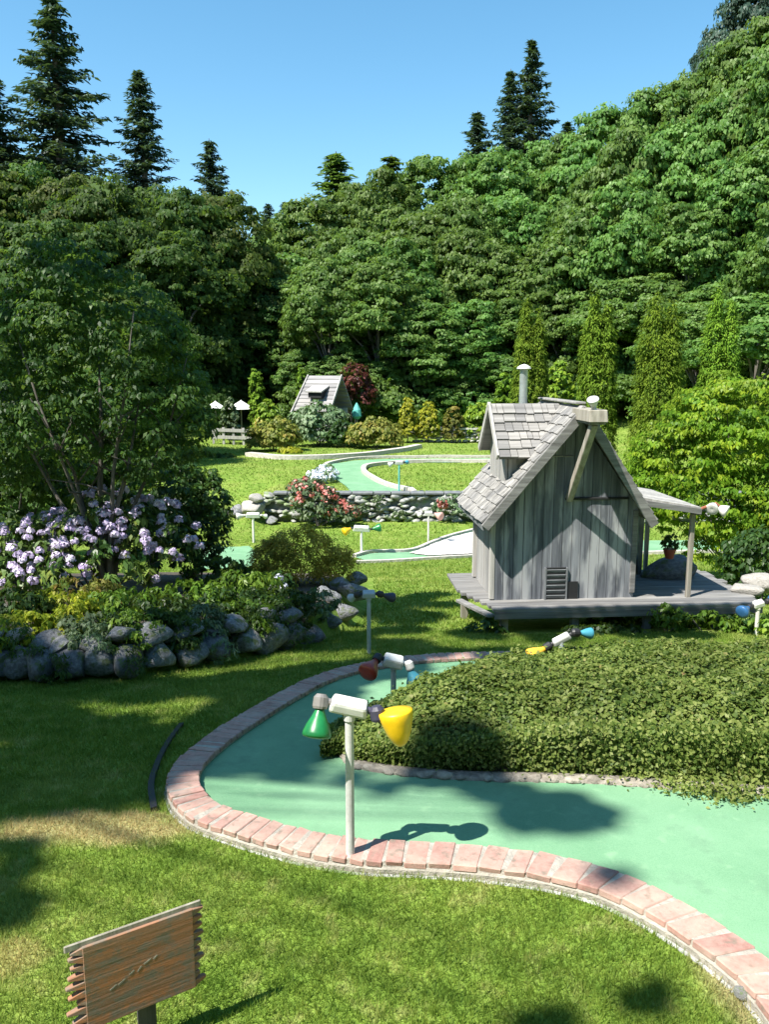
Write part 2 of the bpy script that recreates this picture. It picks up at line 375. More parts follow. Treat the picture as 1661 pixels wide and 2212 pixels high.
M = dict(
    lawn=mk_lawn(), blades=mk_blades(), carpet=mk_carpet(), brick=mk_brick(),
    mortar=stonemat('mortar', (.38, .345, .29), (.60, .555, .47), 24),
    concrete=stonemat('concrete', (.42, .39, .35), (.66, .62, .56), 9),
    pave=stonemat('pave', (.50, .46, .43), (.68, .64, .60), 9),
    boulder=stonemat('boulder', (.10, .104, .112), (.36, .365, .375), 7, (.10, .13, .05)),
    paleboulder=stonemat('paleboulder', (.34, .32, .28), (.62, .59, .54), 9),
    tanstone=stonemat('tanstone', (.20, .175, .14), (.50, .455, .38), 26),
    wallstone=stonemat('wallstone', (.20, .21, .20), (.56, .56, .53), 11, (.20, .26, .13)),
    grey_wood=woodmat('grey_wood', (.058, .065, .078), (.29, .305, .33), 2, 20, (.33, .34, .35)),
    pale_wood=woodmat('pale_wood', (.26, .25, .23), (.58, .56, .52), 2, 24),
    shake=woodmat('shake', (.14, .135, .125), (.40, .385, .36), 0, 14),
    roofgrey=woodmat('roofgrey', (.22, .21, .20), (.48, .46, .44), 0, 8),
    deckwood=woodmat('deckwood', (.095, .092, .088), (.31, .305, .295), 0, 24),
    tanwood=woodmat('tanwood', (.18, .16, .125), (.42, .39, .33), 2, 24),
    signwood=woodmat('signwood', (.12, .078, .055), (.42, .30, .225), 0, 46, (.46, .18, .075)),
    weathered=woodmat('weathered', (.26, .23, .19), (.60, .54, .45), 0, 40),
    bark=woodmat('bark', (.05, .045, .038), (.21, .19, .165), 2, 14),
    palebark=woodmat('palebark', (.12, .11, .10), (.36, .34, .31), 2, 24),
    dark=plain('dark', (.012, .013, .014), .8), black=plain('black', (.02, .02, .022), .5),
    soil=stonemat('soil', (.03, .024, .018), (.10, .08, .06), 20),
    white=plain('white', (.66, .66, .63), .5, .14), cream=plain('cream', (.62, .60, .55), .6, .1),
    galv=plain('galv', (.42, .47, .47), .35, .15, 14, .5), polemetal=plain('polemetal', (.55, .55, .53), .45, .12, 40),
    dullpole=plain('dullpole', (.38, .42, .43), .5, .12, 30),
    green_b=plain('green_b', (.012, .17, .05), .35, .25), yellow_b=plain('yellow_b', (.80, .50, .012), .42, .14),
    red_b=plain('red_b', (.30, .045, .03), .3, .1), teal_b=plain('teal_b', (.06, .27, .36), .3, .1), orange_b=plain('orange_b', (.75, .42, .04), .3, .1),
    blue_b=plain('blue_b', (.03, .11, .26), .35, .2), socket=plain('socket', (.045, .042, .07), .45, .1), greycap=plain('greycap', (.20, .19, .18), .5, .2),
    redpot=plain('redpot', (.28, .06, .035), .6), terra=plain('terra', (.35, .12, .07), .7), canvas=plain('canvas', (.80, .79, .76), .8, .05),
    teal=plain('teal', (.10, .42, .38), .6), slate=plain('slate', (.16, .17, .18), .7, .3, 8),
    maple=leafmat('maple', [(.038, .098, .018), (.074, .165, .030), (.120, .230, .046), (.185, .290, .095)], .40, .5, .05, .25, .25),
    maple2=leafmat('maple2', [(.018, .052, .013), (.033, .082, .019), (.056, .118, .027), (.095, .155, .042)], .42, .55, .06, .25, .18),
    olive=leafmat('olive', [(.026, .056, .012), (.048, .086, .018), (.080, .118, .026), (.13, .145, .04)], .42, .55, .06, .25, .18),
    fir=leafmat('fir', [(.020, .046, .030), (.036, .075, .050), (.064, .112, .078)], .14, .55, .03, .3),
    cedar=leafmat('cedar', [(.065, .140, .014), (.115, .210, .020), (.180, .280, .028)], .3, .7, .04, 1.2, .1),
    lime=leafmat('lime', [(.10, .20, .015), (.17, .28, .02), (.27, .36, .03)], .35, .5, .03, 1.5),
    gold=leafmat('gold', [(.17, .20, .012), (.28, .30, .018), (.42, .40, .03)], .3, .55, .03, 1.5),
    jmaple=leafmat('jmaple', [(.050, .125, .012), (.098, .200, .014), (.165, .270, .018), (.30, .36, .026)], .45, .5, .02, 1.0, .2),
    barberry=leafmat('barberry', [(.16, .15, .02), (.30, .25, .03), (.46, .33, .045), (.50, .25, .05)], .35, .55, .0, 1.5, .2),  # colour brightened to replace the sunlight this shrub misses
    bronze=leafmat('bronze', [(.085, .115, .02), (.16, .185, .03), (.25, .25, .045), (.32, .22, .05)], .3, .55, .03, 1.5),
    greygreen=leafmat('greygreen', [(.06, .12, .05), (.12, .19, .09), (.24, .30, .18)], .25, .5, .03, 1.5),
    darkleaf=leafmat('darkleaf', [(.014, .040, .010), (.028, .070, .014), (.050, .110, .020)], .3, .45, .03, 1.0),
    smalltree=leafmat('smalltree', [(.013, .038, .009), (.024, .064, .012), (.045, .102, .018), (.095, .165, .028)], .42, .5, .03, 1.2),
    rhodo=leafmat('rhodo', [(.022, .058, .014), (.045, .100, .020), (.10, .16, .03), (.20, .22, .04)], .2, .4, .0, 2),
    petal=leafmat('petal', [(.42, .33, .58), (.56, .46, .70), (.70, .62, .80), (.82, .77, .87)], .25, .6, .0, 3, .1),
    whitepetal=leafmat('whitepetal', [(.52, .56, .74), (.70, .72, .82), (.80, .80, .84)], .2, .6, .0, 3, .1),
    redpetal=leafmat('redpetal', [(.28, .055, .05), (.44, .13, .11), (.58, .36, .33)], .2, .6, .0, 3, .1),
    redleaf=leafmat('redleaf', [(.05, .012, .010), (.10, .02, .018), (.16, .04, .03)], .3, .5, .0, 2),
    yellowleaf=leafmat('yellowleaf', [(.16, .23, .014), (.30, .34, .02), (.48, .45, .03)], .35, .5, .0, 3),
    brightleaf=leafmat('brightleaf', [(.05, .12, .012), (.10, .19, .02), (.18, .27, .03)], .35, .45, .0, 3),
    hedge=leafmat('hedge', [(.050, .090, .018), (.115, .170, .034), (.185, .235, .054), (.27, .31, .095), (.26, .18, .07)], .35, .5, .0, 2.0, .2),
)

# ------------------------------------------------------------------ ground
xs = np.unique(np.round(np.concatenate([np.linspace(-170, -12, 40), np.arange(-12, -4, .35), np.arange(-4, 5, .09), np.arange(5, 14, .35), np.linspace(14, 170, 40)]), 4))
ys = np.unique(np.round(np.concatenate([np.linspace(-30, 1, 14), np.arange(1, 9, .09), np.arange(9, 21.6, .22), np.array([21.7, 21.8, 21.9, 21.95, 22.0, 22.1]), np.arange(22.3, 50, .5), np.linspace(50, 330, 60)]), 4))
XX, YY = np.meshgrid(xs, ys); ZZ = gz(XX, YY)
nx, ny = len(xs), len(ys)
idx = np.arange(nx * ny).reshape(ny, nx)
Fq = np.stack([idx[:-1, :-1], idx[:-1, 1:], idx[1:, 1:], idx[1:, :-1]], -1).reshape(-1, 4)
g = quads('lawn_ground', np.stack([XX, YY, ZZ], -1).reshape(-1, 3), Fq, M['lawn'], np.zeros(nx * ny)); tag(g, 'mown green lawn with dry patches over sloping ground', 'ground', kind='structure')
g.data.polygons.foreach_set('use_smooth', [True] * len(g.data.polygons))

def catmull(P, step):
    P = np.asarray(P, float); Q = []
    E = np.vstack([2 * P[0] - P[1], P, 2 * P[-1] - P[-2]])
    for i in range(1, len(E) - 2):
        p0, p1, p2, p3 = E[i - 1:i + 3]
        for t in np.linspace(0, 1, 24, endpoint=False):
            Q.append(.5 * ((2 * p1) + (-p0 + p2) * t + (2 * p0 - 5 * p1 + 4 * p2 - p3) * t * t + (-p0 + 3 * p1 - 3 * p2 + p3) * t ** 3))
    Q.append(P[-1]); Q = np.array(Q); s = np.concatenate([[0], np.cumsum(np.linalg.norm(np.diff(Q, axis=0), axis=1))])
    n = max(2, int(round(s[-1] / step))); t = np.linspace(0, s[-1], n + 1)
    return np.stack([np.interp(t, s, Q[:, k]) for k in range(Q.shape[1])], 1)
def ground_path(px, step, dz=0.0, lift=0.0):
    P = np.array([G(u, v, dz)[:2] for u, v in px]); C = catmull(P, step)
    return np.column_stack([C, gz(C[:, 0], C[:, 1]) + lift])
def inside(poly, X, Y):
    poly = np.asarray(poly)[:, :2]; X = np.asarray(X); Y = np.asarray(Y); r = np.zeros(X.shape, bool); j = len(poly) - 1
    for i in range(len(poly)):
        xi, yi = poly[i]; xj, yj = poly[j]
        c = ((yi > Y) != (yj > Y)) & (X < (xj - xi) * (Y - yi) / (yj - yi + 1e-12) + xi); r ^= c; j = i
    return r
def dist_poly(poly, X, Y, closed=True):
    P = np.asarray(poly)[:, :2]; d = np.full(np.shape(X), 1e9)
    n = len(P)
    for i in range(n if closed else n - 1):
        a = P[i]; b = P[(i + 1) % n]; ab = b - a; L = (ab * ab).sum() + 1e-12
        t = np.clip(((X - a[0]) * ab[0] + (Y - a[1]) * ab[1]) / L, 0, 1)
        d = np.minimum(d, np.hypot(X - a[0] - t * ab[0], Y - a[1] - t * ab[1]))
    return d
def sheet(name, poly, res, lift, m, label, cat):
    poly = np.asarray(poly)[:, :2]; lo = poly.min(0); hi = poly.max(0)
    gx = np.arange(lo[0], hi[0] + res, res); gy = np.arange(lo[1], hi[1] + res, res)
    X, Y = np.meshgrid(gx, gy); ins = inside(poly, X, Y)
    # pull the outside neighbours in so that the edge follows the outline
    idx = np.arange(X.size).reshape(X.shape)
    cell = ins[:-1, :-1] & ins[:-1, 1:] & ins[1:, 1:] & ins[1:, :-1]
    Fq = np.stack([idx[:-1, :-1], idx[:-1, 1:], idx[1:, 1:], idx[1:, :-1]], -1)[cell]
    used = np.unique(Fq); mp = -np.ones(X.size, int); mp[used] = np.arange(len(used))
    V = np.stack([X, Y, gz(X, Y) + lift], -1).reshape(-1, 3)[used]
    o = quads(name, V, mp[Fq], m, np.zeros(len(used))); o.data.polygons.foreach_set('use_smooth', [True] * len(o.data.polygons))
    return tag(o, label, cat, kind='structure')

# ------------------------------------------------------------------ the near hole: brick border, carpet, planted island
CURB_PX = [(1330, 1415), (1180, 1412), (1060, 1413), (950, 1417), (850, 1426), (760, 1443), (690, 1465), (620, 1500), (550, 1541), (480, 1586), (425, 1630),
           (398, 1668), (402, 1708), (440, 1746), (510, 1772), (600, 1798), (700, 1821), (800, 1833), (900, 1837), (1000, 1843), (1100, 1853), (1200, 1868), (1300, 1893),
           (1400, 1936), (1500, 1992), (1600, 2062), (1661, 2117), (1720, 2185), (1770, 2270)]
CH = .056
fine_curb = ground_path(CURB_PX, .004, CH, 0); curb = fine_curb[::25]
ci = len(fine_curb) // 2
cb = empty('brick_border', fine_curb[ci], 0, 'curved border of pale red bricks around the near green putting lane', 'border')
inv = -np.array(cb.location)
core = fine_curb[::12]
mb = MB(); mb.sweep(core + inv, [(-.0735, -.12), (-.0725, CH - .030), (-.067, CH - .022), (-.063, CH - .003), (.062, CH - .003), (.064, -.12)], .5); mb.build('mortar_bed', M['mortar'], cb)
mb = MB(); mb.sweep(core + inv, [(-.084, -.12), (-.082, .004), (-.0745, .010), (-.0745, -.12)], .2); mb.build('footing', M['wallstone'], cb)
mb = MB(); i = 0
while i < len(fine_curb) - 30:
    c0 = fine_curb[i]; pitch = .066 if (c0[0] < .05 or c0[1] > 3.3) else .092
    k = int(pitch / .004 * rng.uniform(.93, 1.07)); a, b = fine_curb[i], fine_curb[min(i + k, len(fine_curb) - 1)]; i += k
    c = (a + b) / 2; t = (b - a); Ln = np.linalg.norm(t[:2]); n = np.array([-t[1], t[0]]) / Ln; t2 = t[:2] / Ln
    w = Ln * .5 - (.0048 if pitch > .08 else .0032) - .002 * rng.random(); pz = CH + rng.normal() * .0012 + float(gz(c[0], c[1])); tl = rng.normal() * .002; sk = .026 * ss(-.6, 2.2, c[0]) + rng.normal() * .0015
    P = []
    for z in (pz - .024, pz):
        for ln in (-.070 + rng.normal() * .002, .068 + rng.normal() * .002):
            for al in (-w, w):
                al2 = al + sk * np.sign(ln)
                P.append((c[0] + t2[0] * al2 + n[0] * ln, c[1] + t2[1] * al2 + n[1] * ln, z + tl * np.sign(al) + (t[2] / Ln) * al))
    mb.hexa(np.array(P) + inv, rng.random())
mb.build('bricks', M['brick'], cb, bev=.0035)

right_end = [(5.4, 1.0), (5.6, 5.6)]
lane_poly = np.vstack([fine_curb[::25, :2], [[3.4, .9], [5.2, 1.2], [5.4, 5.6], [2.4, 5.55]]])
sheet('putting_carpet', lane_poly, .05, .022, M['carpet'], 'bright green putting carpet curving around the planted island', 'putting green')

ISL_PX_FRONT = [(735, 1625), (770, 1655), (850, 1668), (1000, 1680), (1150, 1683), (1300, 1688), (1480, 1700), (1661, 1712), (1800, 1725), (1950, 1735)]
isl = [G(u, v)[:2] for u, v in ISL_PX_FRONT]
isl += [np.array(p) for p in [(4.6, 4.75), (3.2, 4.78), (2.2, 4.85)]] + [G(u, v, .16)[:2] for u, v in [(1180, 1433), (1010, 1462), (880, 1492), (780, 1512), (722, 1540), (706, 1580)]]
isl = np.array(isl)
def isl_h(X, Y):
    d = dist_poly(isl, X, Y); ins = inside(isl, X, Y)
    bl = .30 + .06 * ss(.6, 2.0, X) - .14 * (1 - ss(-.45, .4, X))
    h = bl * (1 - np.exp(-d / .13)) + (.028 * np.sin(X * 6 + Y * 3) * np.sin(Y * 7 - X * 2) + .018 * np.sin(X * 13 - Y * 9 + 1) * np.sin(Y * 15 + X * 5)) * np.clip(d / .2, 0, 1)
    return np.where(ins, h, 0)
# soil mound + leaves + trailing edge
hd = empty('island_shrubs', (*isl.mean(0), float(gz(*isl.mean(0)))), 0, 'dense mound of small-leafed evergreen shrub filling the island inside the near lane', 'shrub bed')
iv = -np.array(hd.location)
lo, hi = isl.min(0), isl.max(0); gx = np.arange(lo[0], hi[0], .05); gy = np.arange(lo[1], hi[1], .05); X, Y = np.meshgrid(gx, gy); ins = inside(isl, X, Y)
idx = np.arange(X.size).reshape(X.shape); cell = ins[:-1, :-1] & ins[:-1, 1:] & ins[1:, 1:] & ins[1:, :-1]
Fq = np.stack([idx[:-1, :-1], idx[:-1, 1:], idx[1:, 1:], idx[1:, :-1]], -1)[cell]; used = np.unique(Fq); mp = -np.ones(X.size, int); mp[used] = np.arange(len(used))
Vv = np.stack([X, Y, gz(X, Y) + .03 + isl_h(X, Y) * .72], -1).reshape(-1, 3)[used] + iv
quads('soil_mound', Vv, mp[Fq], M['soil'], np.zeros(len(used)), hd)
L = Leaves(); n = 270000
px = rng.uniform(lo[0], hi[0], n); py = rng.uniform(lo[1], hi[1], n); k = inside(isl, px, py) & (px < 3.4); px, py = px[k], py[k]
h = isl_h(px, py); e = .02
nxv = -(isl_h(px + e, py) - isl_h(px - e, py)) / (2 * e); nyv = -(isl_h(px, py + e) - isl_h(px, py - e)) / (2 * e)
clump = .5 + .5 * np.sin(px * 23 + np.sin(py * 17) * 2) * np.sin(py * 21 + np.sin(px * 13) * 2)
dep = rng.random(len(px)) ** 1.5 * .11 - np.where(rng.random(len(px)) < .03, .05 * rng.random(len(px)), 0)
P = np.column_stack([px, py, gz(px, py) + .03 + h - dep + .045 * clump]) + iv
Nn = unit(np.column_stack([nxv, nyv, np.full(len(px), 1.4)]) + rng.normal(size=(len(px), 3)) * .55)
L.add(P, Nn, rng.uniform(.013, .032, len(px)), .62, .2, None, np.clip(.15 + .45 * clump + rng.normal(size=len(px)) * .2, 0, 1) * np.where(rng.random(len(px)) < .02, 1.3, .86))
# skirts of leaves on the steep front and sprigs hanging over the edge
n = 45000; kk = rng.integers(0, len(isl), n); a = isl[kk]; b = isl[(kk + 1) % len(isl)]; t = rng.random((n, 1)); q = a + (b - a) * t
ctr = np.array([1.2, 4.1]); inw = unit(ctr - q); q = q + inw * rng.uniform(-.035, .10, (n, 1)); kx = q[:, 0] < 3.2
q = q[kx]; inw = inw[kx]
hh = rng.random(len(q)) * .22 * ss(-.8, 1.2, q[:, 0]) + rng.random(len(q)) * .05 + .03
P = np.column_stack([q, gz(q[:, 0], q[:, 1]) + hh]) + iv
L.add(P, unit(np.column_stack([-inw, np.full(len(q), .5)]) + rng.normal(size=(len(q), 3)) * .5), rng.uniform(.013, .028, len(q)), .62, .2, None, rng.random(len(q)) * .75)
# trailing sprigs, right front
for u, v in [(1380, 1700), (1450, 1712), (1520, 1722), (1560, 1730), (1600, 1738), (1640, 1732), (1300, 1692), (1210, 1688), (1180, 1684), (940, 1676), (1480, 1728), (1580, 1745)]:
    c = G(u, v); n = 170; P = c + iv + rng.normal(size=(n, 3)) * np.array([.055, .04, .02]) + np.array([0, .02, .045]); 
    L.add(P, unit(rng.normal(size=(n, 3)) * .5 + np.array([0, -.4, .8])), rng.uniform(.012, .026, n), .62, .2, None, .3 + .5 * rng.random(n))
L.build('foliage', M['hedge'], hd)
# stone edging in front of the island
edge = catmull(np.array([G(u, v)[:2] for u, v in [(742, 1640), (770, 1663), (850, 1678), (1000, 1690), (1150, 1694), (1300, 1699), (1480, 1712), (1661, 1724), (1800, 1737)]]), .01)
def rock_mesh(name, m, seed, sub=3, rough=.22, flat=.75):
    r = np.random.default_rng(seed); bm = bmesh.new(); bmesh.ops.create_icosphere(bm, subdivisions=sub, radius=1)
    ph = r.uniform(0, 6, (9, 3)); fr = r.uniform(1.0, 3.4, (9, 3)) * np.repeat([1, 1.8, 3.4], 3)[:, None]; am = np.repeat([1, .5, .22], 3)
    pl = [(unit(r.normal(size=3)), r.uniform(.55, .85)) for _ in range(14)]
    for v in bm.verts:
        p = np.array(v.co); d = sum(a * math.sin(f @ p + q[0]) for a, f, q in zip(am, fr, ph)) / 3
        p = p * (1 + rough * d)
        for n_, dd in pl:
            k = p @ n_ - dd
            if k > 0: p = p - n_ * k * .85
        p[2] *= flat; v.co = p
    me = bpy.data.meshes.new(name); bm.to_mesh(me); bm.free()
    at = me.attributes.new('rnd', 'FLOAT', 'POINT'); at.data.foreach_set('value', np.full(len(me.vertices), r.random(), np.float32))
    me.polygons.foreach_set('use_smooth', [True] * len(me.polygons)); me.materials.append(m); return me
def rock_arrays(seed, sub=2):
    me = rock_mesh('tmp', M['concrete'], seed, sub); V = np.array([v.co[:] for v in me.vertices]); Fc = [tuple(p.vertices) for p in me.polygons]; bpy.data.meshes.remove(me); return V, Fc
protoR = [rock_arrays(s) for s in range(40, 46)]
mb = MB(); i = 0; base = np.array([edge[0][0], edge[0][1], float(gz(*edge[0]))])
while i < len(edge) - 1:
    ln = rng.uniform(.035, .13); c = edge[min(i + int(ln * 50), len(edge) - 1)]; V, Fc = protoR[rng.integers(6)]
    a = rng.uniform(-.3, .3); V2 = (V * np.array([ln * .62, rng.uniform(.03, .05), rng.uniform(.018, .034)])) @ rotm(0, 0, a).T + np.array([c[0], c[1], float(gz(c[0], c[1])) + .03])
    mb.add(V2 - base, Fc, rng.random() * .8); i += int(ln * 100)
ep = np.column_stack([edge[::6], gz(edge[::6, 0], edge[::6, 1])]); mb.sweep(ep - base, [(-.028, -.05), (-.024, .036), (.03, .042), (.04, -.05)], .5)
tag(mb.build('stone_edging', M['tanstone'], smooth=True), 'low row of pale stones edging the shrub island beside the green carpet', 'stone edging').location = base

# dark strip standing in for the shadowy gap at the border's outer bend
ed = ground_path([(392, 1568), (362, 1610), (340, 1655), (327, 1700), (333, 1752)], .03)
mb = MB(); b0 = ed[0].copy(); mb.sweep(ed - b0, [(-.012, -.05), (-.014, .018), (.012, .022), (.012, -.05)], .4)
tag(mb.build('dark_gap_strip', M['black']), 'dark strip standing in for the shadowy gap beside the outer bend of bricks', 'edging').location = b0
# small grey stone by the border
c = G(1606, 2160); o = bpy.data.objects.new('stone', rock_mesh('stone', M['wallstone'], 91)); COL.objects.link(o); o.location = (c[0], c[1], c[2] + .02); o.scale = (.030, .024, .034)
tag(o, 'small grey stone lying on bare ground beside the nearest bricks', 'stone')

# ------------------------------------------------------------------ grass blades
def grass(name, n, y0, y1, ln, wd, label):
    y = rng.uniform(y0, y1, n * 2); x = rng.uniform(-1, 1, n * 2) * (y * .54 + .35)
    cand = ~inside(lane_poly, x, y) & (dist_poly(curb, x, y, False) > .074) & ~((y > wall_y(x)) & (x < -.15) & (y < 12.5)) & ~((x > 1.0) & (x < 3.6) & (y > 7.2) & (y < 9.4))
    cand &= ~((y > 21.7) & (y < 22.1) & (x > -3.7))
    for pl in LANES: cand &= ~inside(pl, x, y)
    x, y = x[cand][:n], y[cand][:n]; n = len(x)
    a = rng.uniform(0, 6.28, n); l = ln * rng.uniform(.5, 1.25, n); w = wd * rng.uniform(.7, 1.3, n); lean = np.stack([rng.normal(size=n), rng.normal(size=n)], 1) * .45
    B = np.stack([x, y, gz(x, y) - .003], 1); dx = np.stack([np.cos(a), np.sin(a), np.zeros(n)], 1) * w[:, None] * .5
    T = B + np.column_stack([lean * l[:, None], l * rng.uniform(.7, 1, n)])
    V = np.stack([B - dx, B + dx, T], 1).reshape(-1, 3)
    o = quads(name, V, np.arange(n * 3).reshape(n, 3), M['blades'], np.repeat(rng.random(n), 3), k=3)
    return tag(o, label, 'grass', kind='stuff')
# ------------------------------------------------------------------ lower and upper lanes
def poly_px(px, dz=0): return np.array([G(u, v, dz)[:2] for u, v in px])
LANE_B = poly_px([(765, 1205), (800, 1196), (880, 1193), (930, 1176), (975, 1160), (1030, 1146), (1090, 1140), (1090, 1196), (1000, 1203), (900, 1209), (800, 1216)])
LANE_C = poly_px([(430, 1183), (543, 1180), (556, 1196), (545, 1226), (430, 1232)])
LANE_D = poly_px([(716, 1003), (700, 1014), (722, 1035), (744, 1050), (756, 1068), (880, 1068), (835, 1050), (800, 1034), (784, 1017), (795, 1005), (860, 1001), (1060, 998), (1060, 991), (860, 992), (760, 996)])
LANE_E = poly_px([(1330, 1168), (1560, 1166), (1560, 1192), (1330, 1196)])
LANES = [LANE_B, LANE_C, LANE_D, LANE_E]
LANE_B1 = poly_px([(880, 1197), (935, 1176), (978, 1161), (1030, 1148), (1090, 1143), (1090, 1193), (1000, 1200), (925, 1203)])
sheet('concrete_path', LANE_B1, .05, .035, M['pave'], 'pale concrete pad in front of the stone wall', 'path')
sheet('putting_carpet', LANE_B, .05, .015, M['carpet'], 'faded green putting strip leading to the pale concrete pad', 'putting green')
sheet('putting_carpet', LANE_C, .06, .015, M['carpet'], 'short stretch of green carpet beside the dark columnar hedge', 'putting green')
sheet('putting_carpet', LANE_D, .05, .02, M['carpet'], 'far green putting lane bending around a lawn island above the wall', 'putting green')
sheet('putting_carpet', LANE_E, .10, .015, M['carpet'], 'green strip on the lawn seen through the porch posts', 'putting green')
def kerb(px, w, h, m, name, label, step=.2):
    p = ground_path(px, step); b0 = p[0].copy(); mb = MB(); mb.sweep(p - b0, [(-w / 2, -.2), (-w / 2, h), (w / 2, h), (w / 2, -.2)], .3)
    o = mb.build(name, M[m], bev=0); o.location = b0; return tag(o, label, 'kerb')
kerb([(1060, 999), (960, 999), (860, 1002), (800, 1008), (785, 1019), (805, 1036), (840, 1052), (895, 1069)], .16, .12, 'concrete', 'concrete_kerb', 'pale concrete kerb curving round the far lawn island')
kerb([(1060, 989), (860, 990), (760, 994), (712, 1003), (697, 1014)], .14, .10, 'concrete', 'concrete_kerb', 'straight pale kerb along the back of the far green lane')
kerb([(536, 986), (600, 992), (680, 992), (760, 988), (850, 978), (905, 968)], .30, .16, 'concrete', 'concrete_kerb', 'pale curved kerb in front of the bronze bushes')
kerb([(765, 1204), (800, 1195), (882, 1192), (932, 1175), (977, 1159), (1032, 1145)], .09, .07, 'concrete', 'concrete_kerb', 'thin kerb behind the pale concrete pad', .1)
kerb([(770, 1217), (900, 1211), (1000, 1205), (1090, 1199)], .08, .06, 'concrete', 'concrete_kerb', 'thin kerb on the near side of the pale concrete pad', .1)
kerb([(1330, 1198), (1560, 1194)], .09, .07, 'concrete', 'concrete_kerb', 'straight kerb of the strip seen behind the porch', .1)

grass('lawn_grass', 150000, 1.25, 3.4, .030, .0034, 'short mown grass blades on the near lawn')
grass('lawn_grass', 110000, 3.4, 7.5, .034, .007, 'short grass on the shaded lawn by the boulders')
grass('lawn_grass', 90000, 7.5, 20, .05, .016, 'grass on the slope below the playhouse')
grass('lawn_grass', 60000, 20, 42, .07, .035, 'grass on the far upper lawns')

# ------------------------------------------------------------------ lamp posts
def bulb_prof(r, l): return [(r * .30, 0), (r * .34, l * .12), (r * .52, l * .32), (r * .80, l * .58), (r * .97, l * .82), (r, l * .93), (r * .93, l), (r * .5, l * 1.05), (.001, l * 1.06)]
REV = lambda r, l: [(r * .4, -.004), (r * .97, 0), (r, l * .06), (r * .93, l * .25), (r * .72, l * .6), (r * .46, l * .86), (r * .25, l * .97), (.001, l)]
def lamp(p, hgt, rz, pole_m, bulbs, label, cat='lamp', headtilt=.10, head=(.138, .062, .046), headm='white', polr=.0155, sc=1.0):
    t = empty('garden_lamp', p, rz, label, cat, 'twin spotlight lamps along the golf lanes'); t.scale = (sc, sc, sc)
    mb = MB(); mb.tube([(0, 0, -.1), (0, 0, hgt * .5), (0, 0, hgt)], polr, 14); mb.tube([(0, 0, hgt - .015), (0, 0, hgt + .02)], polr * 1.35, 14); mb.build('pole', M[pole_m], t, smooth=False)
    mb = MB(); Mx = rotm(.35, headtilt, 0); mb.box((0, 0, hgt + .035), head, Mx, taper=.86); mb.build('junction_box', M[headm], t, bev=.012, sub=2)
    for bb in bulbs:
        side, d, r, l, mt, capm = bb[:6]; d = unit(np.array(d, float)); j = np.array([0, 0, hgt + .035]) + Mx @ np.array([side * (head[0] * .5 + .03), -.005, .0])
        st = np.array([0, 0, hgt + .035]) + Mx @ np.array([side * (head[0] * .5 - .012), 0, 0])
        mb = MB(); mb.tube([st, j - .3 * (j - st), j], [.012, .013, .02], 10)
        mb.lathe([(.016, -.012), (.026, 0), (.027, .03), (.024, .038)], 14, frame_to(d), j - d * .012); sk = mb.build('socket', M[capm], t, smooth=False)
        mb = MB(); mb.lathe(bulb_prof(r, l), 24, frame_to(d), j + d * .022) if len(bb) < 7 else mb.lathe(REV(r, l), 24, frame_to(d), j + np.array(bb[6])); mb.build('spotlight_bulb', M[mt], t, smooth=True)
    return t
c = G(757, 1872)
lamp(c, AT(748, 1545, c[1])[2] - c[2], .0, 'polemetal', [(-1, (-.10, -.35, -.85), .050, .098, 'green_b', 'greycap'), (1, (.16, -.12, -.95), .060, .125, 'yellow_b', 'socket', (.062, -.01, .012))],
     'white pole lamp with green and yellow bulbs nearest the camera', headtilt=.22)
# the second one stands in the island shrubs
c = AT(850, 1440, 4.35); lamp((c[0], c[1], float(gz(c[0], c[1]))), c[2] - float(gz(c[0], c[1])), .05, 'dullpole', [(-1, (-.45, -.75, -.35), .056, .11, 'red_b', 'black'), (1, (.30, -.15, -.9), .056, .11, 'teal_b', 'polemetal')],
     'lamp with dull red and teal bulbs rising from the shrub island', headtilt=.25, head=(.12, .075, .055))
c = G(797, 1412); lamp(c, AT(797, 1292, c[1])[2] - c[2], .1, 'dullpole', [(1, (.7, .3, -.3), .04, .11, 'socket', 'black'), (-1, (-.5, .5, -.4), .035, .07, 'dullpole', 'black')],
     'shaded lamp post with a dark head on the lawn behind the brick bend', headtilt=0, headm='dullpole', head=(.11, .07, .045))
c = AT(1212, 1392, 4.75); lamp((c[0], c[1], float(gz(c[0], c[1]))), c[2] - float(gz(c[0], c[1])), .0, 'dullpole', [(-1, (-.8, -.2, -.4), .05, .11, 'orange_b', 'black'), (1, (.8, .2, -.1), .035, .09, 'teal_b', 'black')],
     'lamp with one orange bulb peeking over the back of the shrub island', headtilt=-.5, head=(.12, .05, .04))
c = G(781, 1197); lamp(c, AT(781, 1145, c[1])[2] - c[2], 0, 'white', [(-1, (-.7, -.4, -.3), .09, .18, 'yellow_b', 'black'), (1, (.8, .2, .1), .09, .18, 'green_b', 'black')], 'white lamp with yellow and green bulbs on the lawn before the stone wall', head=(.36, .12, .10), headtilt=.05, polr=.028)
c = G(548, 1172); lamp(c, AT(548, 1116, c[1])[2] - c[2], 0, 'white', [(-1, (-.8, -.2, -.1), .085, .16, 'cream', 'cream'), (1, (.6, .6, -.3), .06, .12, 'white', 'cream')], 'white lamp with pale bulbs beside the dark columnar hedge', head=(.34, .12, .10), headtilt=0, polr=.028)
c = G(925, 1172); lamp(c, AT(925, 1112, c[1])[2] - c[2], 0, 'cream', [(1, (.6, -.5, -.2), .10, .2, 'redpetal', 'black'), (-1, (-.5, .5, -.3), .06, .12, 'white', 'black')], 'pale lamp with a red bulb in front of the stone wall', head=(.2, .1, .09), headtilt=0, polr=.022)
